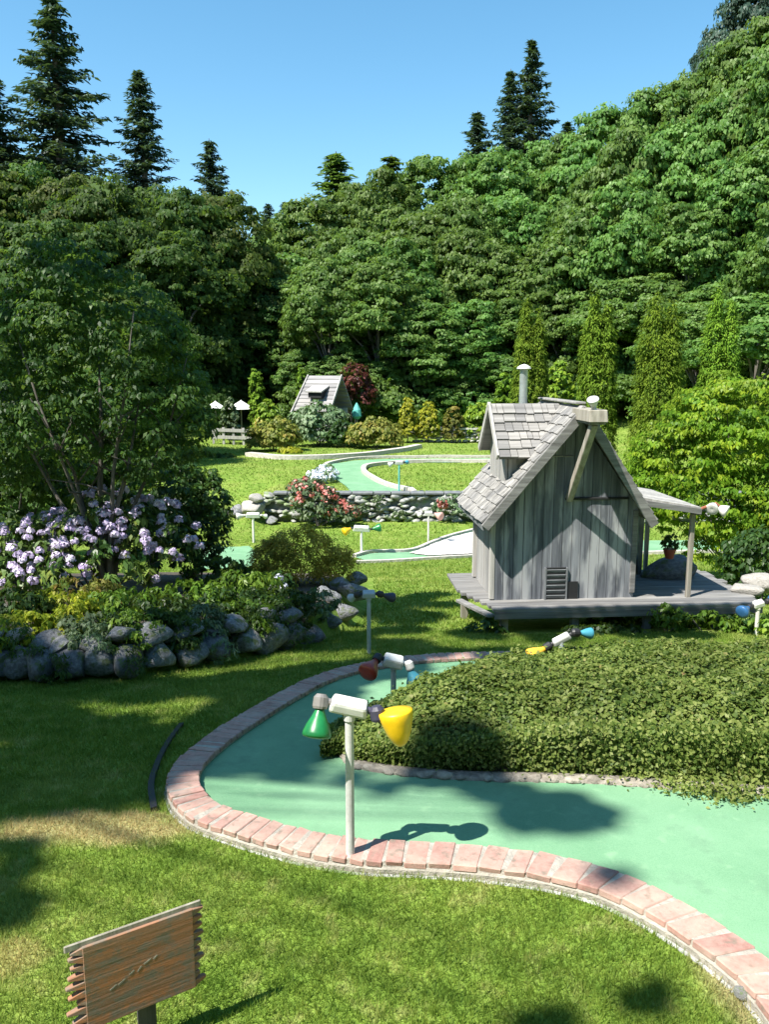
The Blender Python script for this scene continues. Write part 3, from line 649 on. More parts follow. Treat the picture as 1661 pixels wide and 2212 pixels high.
c = G(862, 1064); lamp(c, AT(862, 1002, c[1])[2] - c[2], 0, 'teal', [(-1, (-.7, -.3, -.3), .07, .14, 'white', 'black'), (1, (.5, .7, 0), .06, .12, 'teal_b', 'black')], 'thin lamp post on the lawn island of the far lane', head=(.22, .1, .09), headtilt=0, polr=.025)
c = G(1633, 1372); lamp(c, AT(1636, 1312, c[1])[2] - c[2], 0, 'cream', [(-1, (-.75, -.5, -.25), .062, .11, 'blue_b', 'black'), (1, (.7, .6, 0), .05, .1, 'blue_b', 'black')], 'lamp with a big blue bulb under the right end of the deck', head=(.1, .07, .05), headtilt=-.3, polr=.018)

# ------------------------------------------------------------------ wooden sign
sp_ = AT(303, 2085, 1.82)
sg = empty('wooden_sign', (sp_[0], sp_[1], float(gz(sp_[0], sp_[1]))), R(32), 'weathered reddish wooden sign with ragged ends on the near lawn', 'sign')
zc = sp_[2] - float(gz(sp_[0], sp_[1])); W2, H2, T2 = .140, .112, .012
mb = MB(); mb.box((0, 0, zc), (2 * W2 - .01, 2 * T2, 2 * H2), None, .3)
rows = 10
for sgn in (-1, 1):
    for i in range(rows):
        z0 = zc - H2 + 2 * H2 * i / rows + .001; z1 = zc - H2 + 2 * H2 * (i + 1) / rows - .001; zm = (z0 + z1) / 2 + rng.normal() * .003
        ln = rng.uniform(.012, .040) if sgn < 0 else rng.uniform(.006, .026)
        x0, x1 = sgn * (W2 - .006), sgn * (W2 + ln); d = rng.uniform(0, .003)
        mb.hexa([(x0, -T2 + d, z0), (x1, -T2 * .5, zm - .003), (x0, T2 - d, z0), (x1, T2 * .5, zm - .003), (x0, -T2 + d, z1), (x1, -T2 * .5, zm + .003), (x0, T2 - d, z1), (x1, T2 * .5, zm + .003)], rng.random() * .5)
bd = mb.build('board', M['signwood'], sg, bev=.0015)
mb = MB(); mb.beam((-W2 - .035, -.002, zc + H2 + .004), (W2 + .020, -.002, zc + H2 + .004), .020, .006, (0, 1, 0), .1); mb.build('top_rail', M['tanwood'], sg, bev=.003)
mb = MB(); mb.box((0.015, .024, zc * .5 - .06), (.045, .022, zc + .18), None, .4); mb.build('post', M['bark'], sg, bev=.003)
# faint raised strokes, worn past reading
mb = MB()
for x0, z0, x1, z1 in [(-.078, -.026, -.062, -.017), (-.058, -.020, -.040, -.010), (-.030, -.004, -.018, .004), (-.010, -.004, .0, .008), (.006, .010, .024, .018), (.030, .014, .040, .022)]:
    mb.beam((x0, -T2 + .0006, zc + z0), (x1, -T2 + .0006, zc + z1), .004, .0022, (0, 1, 0), .2)
mb.build('carving', M['tanwood'], bd)

# ------------------------------------------------------------------ weathered playhouse on its deck
HX, HY, HZ, HR = 1.715, 7.60, -.455, R(4.5)
W, D, EV, RG = 1.37, .90, .905, 1.80
hw = W / 2; RX = .06; WL, WR = hw + RX, hw - RX; sL, sR = (RG - EV) / WL, (RG - EV) / WR; slope = sL
ho = empty('playhouse', (HX, HY, HZ), HR, 'grey weathered wooden playhouse with steep shake roof on a deck', 'playhouse')
def planks(mb, xs0, xs1, n, topf, y0, th, bottom=0.0, flip=False, hole=None):
    e = np.linspace(xs0, xs1, n + 1)
    for a, b in zip(e[:-1], e[1:]):
        g_ = .0025; a2, b2 = a + g_, b - g_; o_ = rng.normal() * .003
        lo_ = bottom
        P = []
        for tp in (0, 1):
            for yy in (y0 + o_, y0 + th):
                for xx in (a2, b2):
                    z = lo_ if tp == 0 else topf(xx)
                    P.append((xx, yy, z) if not flip else (yy, xx, z))
        mb.hexa(P, rng.random())
mb = MB(); top = lambda x: RG - .03 - (RX - x) * sL if x < RX else RG - .03 - (x - RX) * sR
planks(mb, -hw, RX, 8, top, 0, .03); planks(mb, RX, hw, 7, top, 0, .03)
mb.build('front_wall', M['grey_wood'], ho)
mb = MB(); planks(mb, .03, D, 8, lambda y: EV + .0, -hw + .001, .03, flip=True); mb.build('side_wall', M['pale_wood'], ho)  # left wall gets paler wood than the right: its sunlight is in the colour
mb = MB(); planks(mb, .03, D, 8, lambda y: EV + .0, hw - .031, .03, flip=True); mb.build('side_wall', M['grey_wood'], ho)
mb = MB(); planks(mb, -hw, RX, 6, top, D, .03); planks(mb, RX, hw, 6, top, D, .03); mb.build('back_wall', M['grey_wood'], ho)
mb = MB(); mb.beam((-.02, -.012, EV + .065), (hw - .10, -.012, EV + .065), .022, .02, (0, 1, 0), .9); mb.build('trim_board', M['dark'], ho, bev=.003)
mb = MB(); mb.box((hw - .02, -.012, EV * .5), (.05, .022, EV - .1), None, .5); mb.build('corner_board', M['deckwood'], ho, bev=.003)  # duller wood than the left boards: the dim right side is coloured in
# roof of split shakes, both slopes
def yf(t): return -(.21 * (1 - t) + .15 * t)
YB = D + .30; TOT = 1.17
def roof_side(s):
    mb = MB(); hw, slope = (WL, sL) if s < 0 else (WR, sR)
    P = []
    for t in (0, TOT):
        for yy in (yf(min(t, 1)), YB):
            for dz in (0, .035): P.append((RX + s * t * hw, yy, RG + dz - t * hw * slope))
    P = np.array(P); mb.add(P, [(0, 1, 3, 2), (4, 6, 7, 5), (0, 4, 5, 1), (2, 3, 7, 6), (0, 2, 6, 4), (1, 5, 7, 3)], .8)
    rows = 13
    nrm = unit(np.array([s * slope, 0, 1.0])); dn = unit(np.array([s * 1.0, 0, -slope]))
    Ls = TOT * hw * math.sqrt(1 + slope * slope)
    for i in range(rows):
        d0 = Ls * i / rows - .015; d1 = Ls * (i + 1) / rows + .03; tt = min(1, (i + .5) / rows * TOT); y = yf(tt) - .02 + rng.random() * .02
        while y < YB:
            w = rng.uniform(.05, .12); y2 = min(y + w, YB + .02); jj = rng.uniform(-.012, .012)
            p0 = np.array([RX, 0, RG + .035]) + dn * max(d0, .0); p1 = np.array([RX, 0, RG + .035]) + dn * (d1 + jj)
            q = []
            for base, th0, th1 in ((p0, .000, .010), (p1, .014, .030)):
                for yy in (y + .003, y2 - .003):
                    for th in (th0, th1): q.append(base + nrm * th + np.array([0, yy, 0]))
            mb.add(q, [(0, 1, 3, 2), (4, 6, 7, 5), (0, 4, 5, 1), (2, 3, 7, 6), (0, 2, 6, 4), (1, 5, 7, 3)], rng.random() ** 1.3)
            y = y2
    return mb.build('roof_slope', M['shake'], ho)
roof_side(-1); roof_side(1)
mb = MB(); mb.beam((RX, yf(0) + .1, RG + .062), (RX, YB, RG + .062), .10, .022, (0, 0, 1), .2)
mb.build('ridge_cap', M['shake'], ho, bev=.006)
# barge boards, prow box and brace
for sgn, hw_, sl_ in ((-1, WL, sL), (1, WR, sR)):
    mb = MB(); mb.beam((RX + sgn * .02, yf(0) - .014, RG - .03), (RX + sgn * TOT * hw_, yf(1) - .014, RG - TOT * hw_ * sl_ - .022), .085, .026, (0, 1, 0), .25)
    mb.build('barge_board', M['deckwood'], ho, bev=.004)
PW = -.60
mb = MB(); mb.box((RX, (PW + yf(0)) / 2 + .05, RG - .030), (.165, abs(PW - yf(0)) + .14, .105), None, .1, taper=.93); mb.box((RX, (PW + yf(0)) / 2 + .05, RG - .092), (.135, abs(PW - yf(0)) + .10, .02), None, .9); mb.build('prow_box', M['tanwood'], ho, bev=.006)
mb = MB(); mb.beam((.01, -.02, EV + .06), (RX - .01, PW + .08, RG - .10), .07, .06, (1, 0, 0), .1); mb.build('brace', M['tanwood'], ho, bev=.005)
# cross gable on the left slope
cy, ch, cxl, cdrop = .47, .40, -.60, .42
mb = MB()
for s in (-1, 1):
    rows = 6; nrm = unit(np.array([0, s * cdrop / ch, 1.0])); dn = unit(np.array([0, s * 1.0, -cdrop / ch])); Ls = math.hypot(ch, cdrop) * 1.1
    for i in range(rows):
        d0 = Ls * i / rows; d1 = Ls * (i + 1) / rows + .03
        x = cxl - .06 + .01 * rng.random(); xe = RX - .02
        while x < xe:
            w = rng.uniform(.05, .12); x2 = min(x + w, xe); q = []
            for base, th0, th1 in ((np.array([0, cy, RG + .03]) + dn * d0, .0, .010), (np.array([0, cy, RG + .03]) + dn * (d1 + rng.uniform(-.01, .01)), .014, .030)):
                for xx in (x + .003, x2 - .003):
                    for th in (th0, th1): q.append(base + nrm * th + np.array([xx, 0, 0]))
            mb.add(q, [(0, 1, 3, 2), (4, 6, 7, 5), (0, 4, 5, 1), (2, 3, 7, 6), (0, 2, 6, 4), (1, 5, 7, 3)], rng.random() ** 1.3); x = x2
    a = np.array([0, cy, RG + .028]); b = a + dn * Ls
    mb.add([(cxl - .05, a[1], a[2]), (RX - .02, a[1], a[2]), (cxl - .05, b[1], b[2]), (RX - .02, b[1], b[2]), (cxl - .05, a[1], a[2] - .025), (RX - .02, a[1], a[2] - .025), (cxl - .05, b[1], b[2] - .025), (RX - .02, b[1], b[2] - .025)], [(0, 1, 3, 2), (4, 6, 7, 5), (0, 4, 5, 1), (2, 3, 7, 6), (0, 2, 6, 4), (1, 5, 7, 3)], .5)
dm = mb.build('dormer', M['shake'], ho)
mb = MB(); planks(mb, cy - ch * .86, cy, 4, lambda y: RG - .005 - abs(y - cy) * cdrop / ch, cxl + .03, .025, bottom=EV + .15, flip=True); planks(mb, cy, cy + ch * .86, 4, lambda y: RG - .005 - abs(y - cy) * cdrop / ch, cxl + .03, .025, bottom=EV + .15, flip=True)
for yy in (cy - ch * .86,): planks(mb, cxl + .06, -.2, 4, lambda x: RG - .40, yy, .02, bottom=EV + .2)
mb.build('dormer_wall', M['pale_wood'], dm)  # pale wood puts the sun on this left gable into its colour
for s in (-1, 1):
    mb = MB(); mb.beam((cxl - .065, cy, RG + .03), (cxl - .065, cy + s * ch * 1.12, RG + .03 - cdrop * 1.12), .07, .022, (1, 0, 0), .1); mb.build('dormer_barge', M['pale_wood'], dm, bev=.003)
# hatch, corner boards
mb = MB(); mb.box((.075, -.008, .085), (.115, .018, .17), None, .5); mb.build('shaded_opening', M['dark'], ho)  # near-black slab on the wall, painting the shade of an opening
mb = MB(); mb.box((-.085, -.010, .155), (.20, .02, .31), None, .5); ht = mb.build('hatch', M['dark'], ho)
mb = MB()
for i in range(6): mb.box((-.085, -.022, .03 + i * .05), (.18, .008, .028), rotm(.4, 0, 0), rng.random())
for x in (-.187, .017): mb.box((x, -.014, .155), (.016, .028, .31), None, .6)
mb.build('hatch_slats', M['slate'], ht)
for yc_ in (.02, D - .02):
    mb = MB(); mb.box((-hw - .012, yc_, EV * .5 - .02), (.045, .05, EV - .06), None, .05); mb.build('corner_board', M['pale_wood'], ho, bev=.003)  # pale wood for the bright left side
# eave rail on the left
mb = MB(); mb.beam((RX - TOT * WL - .005, yf(1), RG - TOT * WL * sL - .02), (RX - TOT * WL - .005, YB, RG - TOT * WL * sL - .02), .022, .05, (0, 0, 1), .8); mb.build('fascia', M['slate'], ho)
# stove pipe
cp = np.array([-.21, .95, 0]); zb = RG - .35 * sL - .1
mb = MB(); mb.tube([(cp[0], cp[1], zb), (cp[0], cp[1], RG + .36)], .042, 18); st = mb.build('stove_pipe', M['galv'], ho, smooth=False)
mb = MB(); mb.lathe([(.03, RG + .34), (.032, RG + .37), (.074, RG + .37), (.066, RG + .39), (.03, RG + .41), (.005, RG + .417)], 20, None, (cp[0], cp[1], 0)); mb.build('pipe_cap', M['white'], st)
# porch on the right
mb = MB(); 
for i in range(12):
    ya = -.10 + i * .10
    mb.hexa([(hw - .02, ya + .003, EV + .06), (hw + .56, ya + .003, EV - .045), (hw - .02, ya + .097, EV + .06), (hw + .56, ya + .097, EV - .045), (hw - .02, ya + .003, EV + .085), (hw + .58, ya + .003, EV - .02), (hw - .02, ya + .097, EV + .085), (hw + .58, ya + .097, EV - .02)], rng.random())
pr = mb.build('porch_roof', M['pale_wood'], ho)
mb = MB(); mb.beam((hw - .01, -.115, EV + .035), (hw + .57, -.115, EV - .055), .05, .025, (0, 1, 0), .7); mb.beam((hw + .545, -.10, EV - .07), (hw + .545, 1.08, EV - .07), .05, .04, (0, 0, 1), .5); mb.build('porch_beam', M['deckwood'], pr)
for x, y, m_, w in [(hw + .53, -.03, 'tanwood', .042), (hw + .53, 1.02, 'tanwood', .042), (hw + .41, .90, 'slate', .05), (hw + .03, 1.0, 'slate', .05)]:
    mb = MB(); mb.box((x, y, (EV - .09) / 2), (w, w, EV - .09), None, .4)
    if m_ == 'slate':
        mb.beam((x, y, EV - .25), (x + .13, y, EV - .12), .03, .03, (0, 1, 0), .4); mb.beam((x, y, EV - .25), (x - .13, y, EV - .12), .03, .03, (0, 1, 0), .4)
    mb.build('porch_post', M[m_], ho, bev=.004)
mb = MB(); mb.box((hw + .20, .95, .10), (.44, .03, .18), None, .9); mb.build('porch_panel', M['slate'], ho, bev=.003)
# floodlight on the prow
fl = empty('floodlight', (0, 0, 0), 0, 'small white floodlight fixed on the box at the roof peak', 'floodlight')
fp = np.array(Matrix.Rotation(HR, 3, 'Z') @ Vector((RX - .02, PW + .07, RG + .034))) + np.array([HX, HY, HZ]); fl.location = fp
mb = MB(); mb.lathe([(.020, -.01), (.024, .02), (.040, .06), (.052, .085), (.050, .095), (.01, .097)], 18, frame_to((-.25, -.45, .85)), (0, 0, 0)); mb.build('lamp_head', M['white'], fl, smooth=True)
mb = MB(); mb.tube([(0, 0, -.01), (.01, -.035, -.02), (.015, -.05, -.07)], .017, 10); mb.box((.02, -.057, -.09), (.05, .03, .03)); mb.build('bracket', M['white'], fl)
# deck
dk = empty('wooden_deck', (HX, HY, HZ), HR, 'low grey plank deck on short posts carrying the playhouse', 'deck')
mb = MB(); nb = 12
for i in range(nb):
    ya = -.30 + i * .115; xl = -.74 - .22 * min(1, max(0, i - .5) / 5.0); xr = 1.85 + .02 * rng.normal()
    mb.box(((xl + xr) / 2, ya + .057, -.015), (xr - xl, .108, .03), None, rng.random())
mb.build('deck_boards', M['deckwood'], dk, bev=.004)
mb = MB(); mb.box((.55, -.285, -.065), (2.56, .03, .07), None, .7); mb.beam((-.76, -.29, -.065), (-.97, .25, -.065), .07, .03, (0, 0, 1), .2); mb.build('deck_rim', M['deckwood'], dk, bev=.004)
for x, y in [(-.62, -.2), (.05, -.2), (.75, -.2), (1.4, -.2), (-.85, .6), (0, .9), (1.6, .9), (.8, .9)]:
    mb = MB(); mb.box((x, y, -.26), (.07, .07, .42), None, .6); mb.build('deck_post', M['tanwood' if x < -.5 else 'slate'], dk, bev=.004)
# white scroll lamp at the porch corner
c = AT(1550, 1098, 8.35); t = empty('porch_lamp', c, .2, 'white twin-headed lamp hanging beyond the porch roof corner', 'lamp'); t.scale = (.78, .78, .78)
mb = MB()
for s in (-1, 1): mb.lathe([(.03, -.05), (.05, -.03), (.075, .03), (.085, .06), (.07, .07), (.02, .06)], 18, frame_to((s * .6, -.6, -.35)), (s * .07, 0, -.02 * s))
mb.build('lamp_head', M['white'], t, smooth=True)
mb = MB(); mb.tube([(-.08, .03, 0), (0, .05, .06), (.08, .03, .0)], .018, 8); mb.tube([(0, .05, .05), (-.13, .02, .03), (-.28, -.02, .0)], .02, 8); mb.build('arm', M['terra'], t)

# rocks, pot and planting around the deck
boulder_protos = [rock_mesh('boulder', M['boulder'], s) for s in (11, 12, 13, 14, 15)]
pale_protos = [rock_mesh('boulder', M['paleboulder'], s) for s in (21, 22, 23)]
def boulder(p, s, protos, label, group, rz=None):
    o = bpy.data.objects.new('boulder', protos[rng.integers(len(protos))]); COL.objects.link(o)
    o.location = tuple(float(q) for q in p); o.scale = s; o.rotation_euler = (rng.uniform(-.2, .2), rng.uniform(-.2, .2), rng.uniform(0, 6.28) if rz is None else rz)
    return tag(o, label, 'boulder', group)
def loc(x, y, z): return np.array(Matrix.Rotation(HR, 3, 'Z') @ Vector((x, y, z))) + np.array([HX, HY, HZ])
boulder(loc(1.42, .75, .06), (.34, .22, .24), boulder_protos, 'dark mounded rock on the deck behind the porch post', None, .2)
for i, (x, y, sx, sy, sz) in enumerate([(1.88, .10, .20, .16, .10), (2.20, .35, .22, .2, .14)]):
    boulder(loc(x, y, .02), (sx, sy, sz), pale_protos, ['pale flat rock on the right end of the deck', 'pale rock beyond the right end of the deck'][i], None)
tp = empty('potted_plant', loc(1.29, .60, .235), 0, 'small dark green plant in a red pot on the dark rock', 'potted plant')
mb = MB(); mb.lathe([(.04, 0), (.062, .08), (.066, .085), (.066, .10), (.05, .10)], 16); mb.build('pot', M['redpot'], tp)
L = Leaves(); crown_into(L, [(0, 0, .16, .08, .08, .09)], 30, .03, 14, .035); L.build('foliage', M['darkleaf'], tp)

def plant(name, p, lobes, leafm, label, cat, nc, rc, nl, ls, stem=None, stemm='bark', group=None, asp=.6, droop=.25, flat=.7, part='foliage', up=.5, zmin=-.6, fill=True):
    t = empty(name, p, 0, label, cat, group); L = Leaves(); crown_into(L, lobes, nc, rc, nl, ls, asp, droop, zmin, flat, up); L.build(part, M[leafm], t)
    if fill:
        mb = MB(); c = np.mean(np.array(lobes)[:, :3], 0)
        for q in lobes:
            q = np.array(q); 
            for _ in range(3):
                e = q[:3] + q[3:] * sph(1)[0] * .7; mid = (e * .5 + np.array([0, 0, 0]) * .5) + rng.normal(size=3) * .05 * q[3]
                mb.tube([(0, 0, -.08), mid * np.array([.8, .8, 1]), e], [.025 * max(q[3], .3), .016 * max(q[3], .3), .004], 6)
        mb.build('stems', M[stemm], t)
    return t
plant('fern', loc(1.22, -.42, -.28), [(0, 0, .10, .30, .12, .14), (.3, 0, .08, .22, .1, .12)], 'brightleaf', 'leafy green plants growing in front of the deck edge', 'plant', 60, .06, 18, .05)
plant('shrub', loc(.30, -.42, -.30), [(0, 0, .05, .5, .10, .09)], 'darkleaf', 'low dark shrub under the deck below the hatch', 'shrub', 60, .06, 16, .05)
plant('fern', loc(.86, -.40, -.26), [(0, 0, .16, .16, .10, .14)], 'brightleaf', 'narrow leafy plant growing up against the middle of the deck edge', 'plant', 34, .05, 18, .045)
plant('fern', loc(1.62, -.40, -.30), [(0, 0, .10, .24, .12, .13)], 'smalltree', 'dark leafy plant under the right end of the deck edge', 'plant', 44, .06, 18, .05)
plant('shrub', loc(1.0, -.12, -.30), [(0, 0, .06, .8, .10, .10)], 'darkleaf', 'low dark plants added beneath the right half of the deck to deepen its shade', 'shrub', 90, .06, 16, .05)  # long dark mass added to blacken the space under the deck
plant('shrub', loc(-.80, -.25, -.32), [(0, 0, .08, .16, .12, .13)], 'darkleaf', 'dark tuft at the left foot of the deck', 'shrub', 30, .05, 16, .05)

# ------------------------------------------------------------------ boulder wall and planted bed on the left
nb_ = 0
xx = np.linspace(-3.1, -.78, 15) + rng.uniform(-.03, .03, 15)
GL = 'boulders of the planted bed wall'
for i, x in enumerate(xx):
    y = float(wall_y(x)); z = float(gz(x, y - .25)); s = rng.uniform(.125, .185)
    boulder((x, y + .09, z + .07), (s * 1.15, s * .95, s * rng.uniform(.85, 1.25)), boulder_protos, 'grey boulder in the lower course of the bed wall above the shaded lawn', GL)
for i, x in enumerate(xx[:-1] + .11):
    y = float(wall_y(x)) + rng.uniform(.12, .2); z = float(gz(x, y - .4)); s = rng.uniform(.08, .15)
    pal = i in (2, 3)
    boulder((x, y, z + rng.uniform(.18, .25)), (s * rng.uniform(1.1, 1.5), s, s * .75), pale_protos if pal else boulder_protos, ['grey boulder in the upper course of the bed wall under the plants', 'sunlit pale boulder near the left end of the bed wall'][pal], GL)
for i, (u, v, Y, s) in enumerate([(655, 1375, 6.75, .19), (700, 1345, 7.2, .17), (742, 1325, 7.6, .15), (645, 1320, 7.0, .16), (700, 1292, 7.7, .17), (762, 1278, 8.4, .17), (735, 1262, 8.7, .15), (772, 1250, 9.0, .14), (600, 1370, 6.6, .15)]):
    c = AT(u, v, Y); boulder(c, (s * 1.15, s, s * .85), boulder_protos, 'large blue-grey boulder at the rounded right end of the bed wall', 'boulders at the end of the bed')
for u, v, Y in [(712, 1318, 7.3), (740, 1300, 7.8)]:
    pass

def bedpt(u, Y): 
    p = AT(u, 1200, Y); return np.array([p[0], Y, float(gz(p[0], Y))])
bx = np.linspace(-5.0, -.5, 40); bpoly = np.vstack([np.column_stack([bx, [float(wall_y(q)) + .16 for q in bx]]), [[-.5, 10.2], [-1.6, 11.0], [-5.0, 11.0]]])
sheet('bed_soil', bpoly, .08, .02, M['soil'], 'dark soil of the planted bed behind the boulders', 'soil')
# rhododendron
p = bedpt(205, 8.0); rh = plant('rhododendron', p, [(-.45, -.1, .42, .55, .45, .38), (.15, 0, .62, .55, .45, .42), (.55, 0, .55, .45, .4, .40), (-.75, -.2, .25, .35, .3, .28), (.05, -.35, .30, .6, .3, .30)], 'rhodo', 'rhododendron covered in pale lilac flower trusses beneath the small tree', 'rhododendron', 210, .10, 22, .095, asp=.4, droop=.2)
L = Leaves(); lob = np.array([(-.45, -.1, .42, .58, .48, .41), (.15, 0, .62, .58, .48, .45), (.55, 0, .55, .48, .43, .43), (-.75, -.2, .25, .38, .33, .31), (.05, -.35, .30, .63, .33, .33)])
cnt = 0
while cnt < 205:
    q = lob[rng.choice(5, p=[.3, .3, .17, .19, .04])]; d = sph(1)[0]
    if d[1] > .35 or d[2] < -.25: continue
    pc = q[:3] + q[3:] * d * 1.03; r = rng.uniform(.034, .054); n = 40; e = sph(n); e[:, 2] = np.abs(e[:, 2]) * 1.0 - .25; e = unit(e)
    L.add(pc + e * r * rng.uniform(.7, 1.05, (n, 1)), e + rng.normal(size=(n, 3)) * .25, rng.uniform(.030, .046, n), .85, -.15, None, np.clip(rng.normal(.5, .15) + rng.normal(size=n) * .2, 0, 1)); cnt += 1
L.build('flower_trusses', M['petal'], rh)
# small multi-stemmed tree
p = bedpt(232, 7.7); tr = empty('small_tree', p, 0, 'small multi-stemmed tree with bare pale lower branches rising behind the lilac blossom', 'tree')
mb = MB()
ends = []
for (dx, dy, dz, r) in [(-.30, .1, 1.25, .022), (.22, .05, 1.3, .024), (-.05, .2, 1.7, .028), (.55, .2, 1.6, .018), (-.75, .2, 1.5, .018), (-.45, -.2, 1.9, .016), (.3, -.2, 2.0, .018)]:
    m0 = np.array([dx * .15, dy * .2, .45 + rng.random() * .1]); m1 = np.array([dx * .55, dy * .6, dz * .62]); m2 = np.array([dx * 1.05, dy, dz]); m3 = m2 + np.array([dx * .5, rng.normal() * .2, .7])
    mb.tube([(0, 0, -.1), m0, m1 + rng.normal(size=3) * .03, m2, m3], [r * 1.9, r * 1.4, r, r * .7, .005], 7); ends.append(m3)
    for _ in range(4):
        f = rng.uniform(.3, 1); a = m1 + (m2 - m1) * f; b = a + np.array([rng.normal() * .4, rng.normal() * .25, rng.uniform(.1, .5)]); mb.tube([a, (a + b) / 2 + rng.normal(size=3) * .03, b], [r * .5, r * .35, .003], 5)
mb.build('trunk', M['bark'], tr, smooth=True)
L = Leaves(); crown_into(L, [(-.55, .1, 1.75, .65, .6, .62), (.35, .1, 1.75, .70, .6, .65), (-.1, .2, 2.45, .85, .7, .65), (.42, .25, 1.35, .38, .4, .40), (-1.1, .2, 1.35, .5, .4, .5), (-.9, .1, 2.3, .5, .5, .45), (.35, .1, 2.40, .48, .5, .45), (-.3, .1, 3.0, .5, .5, .35)], 900, .12, 34, .055, asp=.5, droop=.25, inner=.3); L.build('crown', M['smalltree'], tr)
# larger dark shrub trees behind it and at the left edge
plant('columnar_hedge', bedpt(428, 9.6), [(0, 0, .45, .33, .3, .55), (.12, 0, .85, .28, .26, .45), (-.2, .1, .9, .35, .3, .5)], 'darkleaf', 'dark clipped evergreen standing at the edge of the sunny lawn', 'shrub', 330, .09, 22, .055)
plant('broadleaf_shrub', bedpt(30, 8.9), [(0, 0, .6, .6, .5, .7), (-.4, 0, 1.3, .6, .5, .7), (.3, .2, 1.2, .5, .5, .6)], 'smalltree', 'tall leafy shrub at the left edge behind the lilac rhododendron', 'shrub', 340, .13, 24, .075)
plant('broadleaf_shrub', bedpt(330, 9.4), [(0, 0, .5, .5, .4, .55), (.1, .1, 1.0, .5, .4, .5)], 'darkleaf', 'dark shrub in deep shade behind the right of the small tree', 'shrub', 200, .11, 24, .065)
for i, x in enumerate(np.linspace(-2.7, -.62, 15)):
    y = float(wall_y(x)) + rng.uniform(.26, .40); w = rng.uniform(.14, .22); mt_ = ['darkleaf', 'brightleaf', 'smalltree', 'darkleaf', 'greygreen'][i % 5] if x > -2.2 else 'yellowleaf'
    plant('groundcover_plant', (x, y, float(gz(x, y))), [(0, 0, .05, w, w * .7, .11), (.03, -w * .7, -.02, w * .7, .08, .10)], mt_, 'low leafy plant spilling over the top of the boulder wall', 'plant', 55, .05, 20, .042, group='low plants along the boulder wall', asp=.45, droop=.3, up=.3, fill=False)
# ground plants of the bed
for i, (u, Y, w, h, mt, lb, ls) in enumerate([
    (120, 6.35, .36, .17, 'yellowleaf', 'yellow-green spreading plant above the left end of the boulder wall', .045),
    (250, 6.45, .30, .17, 'brightleaf', 'bright green low plant between the yellow plant and the tree trunk', .05),
    (400, 6.9, .40, .20, 'brightleaf', 'fresh green leafy perennials in the middle of the bed', .06),
    (520, 7.3, .34, .24, 'brightleaf', 'fresh green perennials beside the orange-tipped shrub', .06),
    (480, 6.7, .42, .16, 'darkleaf', 'low dark groundcover spilling over the boulders', .045),
    (330, 6.35, .36, .14, 'darkleaf', 'low dark shaded groundcover above the middle boulders', .045),
    (590, 7.0, .32, .14, 'darkleaf', 'dark groundcover behind the right boulders', .045),
    (20, 6.2, .28, .20, 'darkleaf', 'dark low shrub at the left edge above the wall', .05),
    (170, 7.1, .34, .20, 'bronze', 'yellowish small shrub in front of the lilac blossom', .05),
    (470, 8.2, .34, .30, 'smalltree', 'green mid-height plant beneath the dark evergreen', .06),
    (570, 8.3, .24, .16, 'yellowleaf', 'yellow-green tuft left of the orange-tipped shrub', .05)]):
    plant('garden_plant', bedpt(u, Y), [(0, 0, h * .45, w, w * .7, h * .75), (w * .5, 0, h * .35, w * .6, w * .5, h * .6)], mt, lb, 'plant', 85, .06, 20, ls, asp=.45, droop=.35, flat=.9, up=.3)
plant('barberry_shrub', bedpt(650, 9.0), [(0, 0, .30, .42, .36, .34), (-.3, 0, .22, .28, .3, .28), (.38, 0, .18, .24, .25, .24)], 'barberry', 'rounded shrub with orange and yellow leaf tips at the end of the bed', 'shrub', 420, .08, 30, .042, asp=.35, droop=.1, flat=1.2)
pw = plant('hydrangea', bedpt(604, 7.9), [(0, 0, .12, .13, .1, .13)], 'darkleaf', 'small plant with a few pale blue-white flower heads before the orange shrub', 'plant', 26, .05, 16, .05)
L = Leaves()
for q in [(0, -.10, .22), (-.04, -.1, .15), (.045, -.1, .13), (.01, -.12, .08)]:
    n = 60; e = sph(n); L.add(np.array(q) + e * .045, e, .03, .9, -.1)
L.build('flower_heads', M['whitepetal'], pw)
for i, x in enumerate(np.linspace(-2.7, -.75, 9)):   # grassy plants growing out of the wall joints
    y = float(wall_y(x)) - .02 + .10 * (i % 2)
    plant('wall_plant', (x, y, float(gz(x, wall_y(x) - .2)) + (.08, .22)[i % 2]), [(0, 0, .04, .13, .06, .10), (.05, -.04, -.03, .09, .05, .09)], 'smalltree' if i % 3 else 'greygreen', 'small tufted plant growing from a joint of the boulder wall', 'plant', 30, .04, 16, .036, group='plants in the boulder wall', asp=.25, droop=.3, fill=False)

# ------------------------------------------------------------------ stone retaining wall, flowers
sw = empty('stone_wall', (0, 21.9, -2.35), 0, 'long grey retaining wall of small stones below the far lane', 'wall')
mb = MB(); y0 = -.12
for k_ in range(430):
    x = rng.uniform(-3.3, 9.5) if k_ > 300 else -3.3 + 12.8 * k_ / 300; zc_ = rng.uniform(0.02, .74); sz = rng.uniform(.07, .17); V, Fc = protoR[rng.integers(6)]
    mb.add((V * np.array([sz * rng.uniform(1, 1.5), .15, sz * .8])) @ rotm(0, rng.uniform(-.3, .3), 0).T + np.array([x, y0 + rng.normal() * .03 + zc_ * .08, zc_]), Fc, rng.random())
mb.box((3.1, .06, .36), (12.7, .2, .76), None, .9)
mb.build('stones', M['wallstone'], sw, smooth=True)
mb = MB(); x = -3.0
while x < 9.5:
    w = rng.uniform(.35, .6); mb.box((x + w / 2, y0 + .10, .80), (w - .02, .36, .06), rotm(0, 0, rng.normal() * .02), rng.random()); x += w
mb.build('coping', M['slate'], sw, bev=.01)
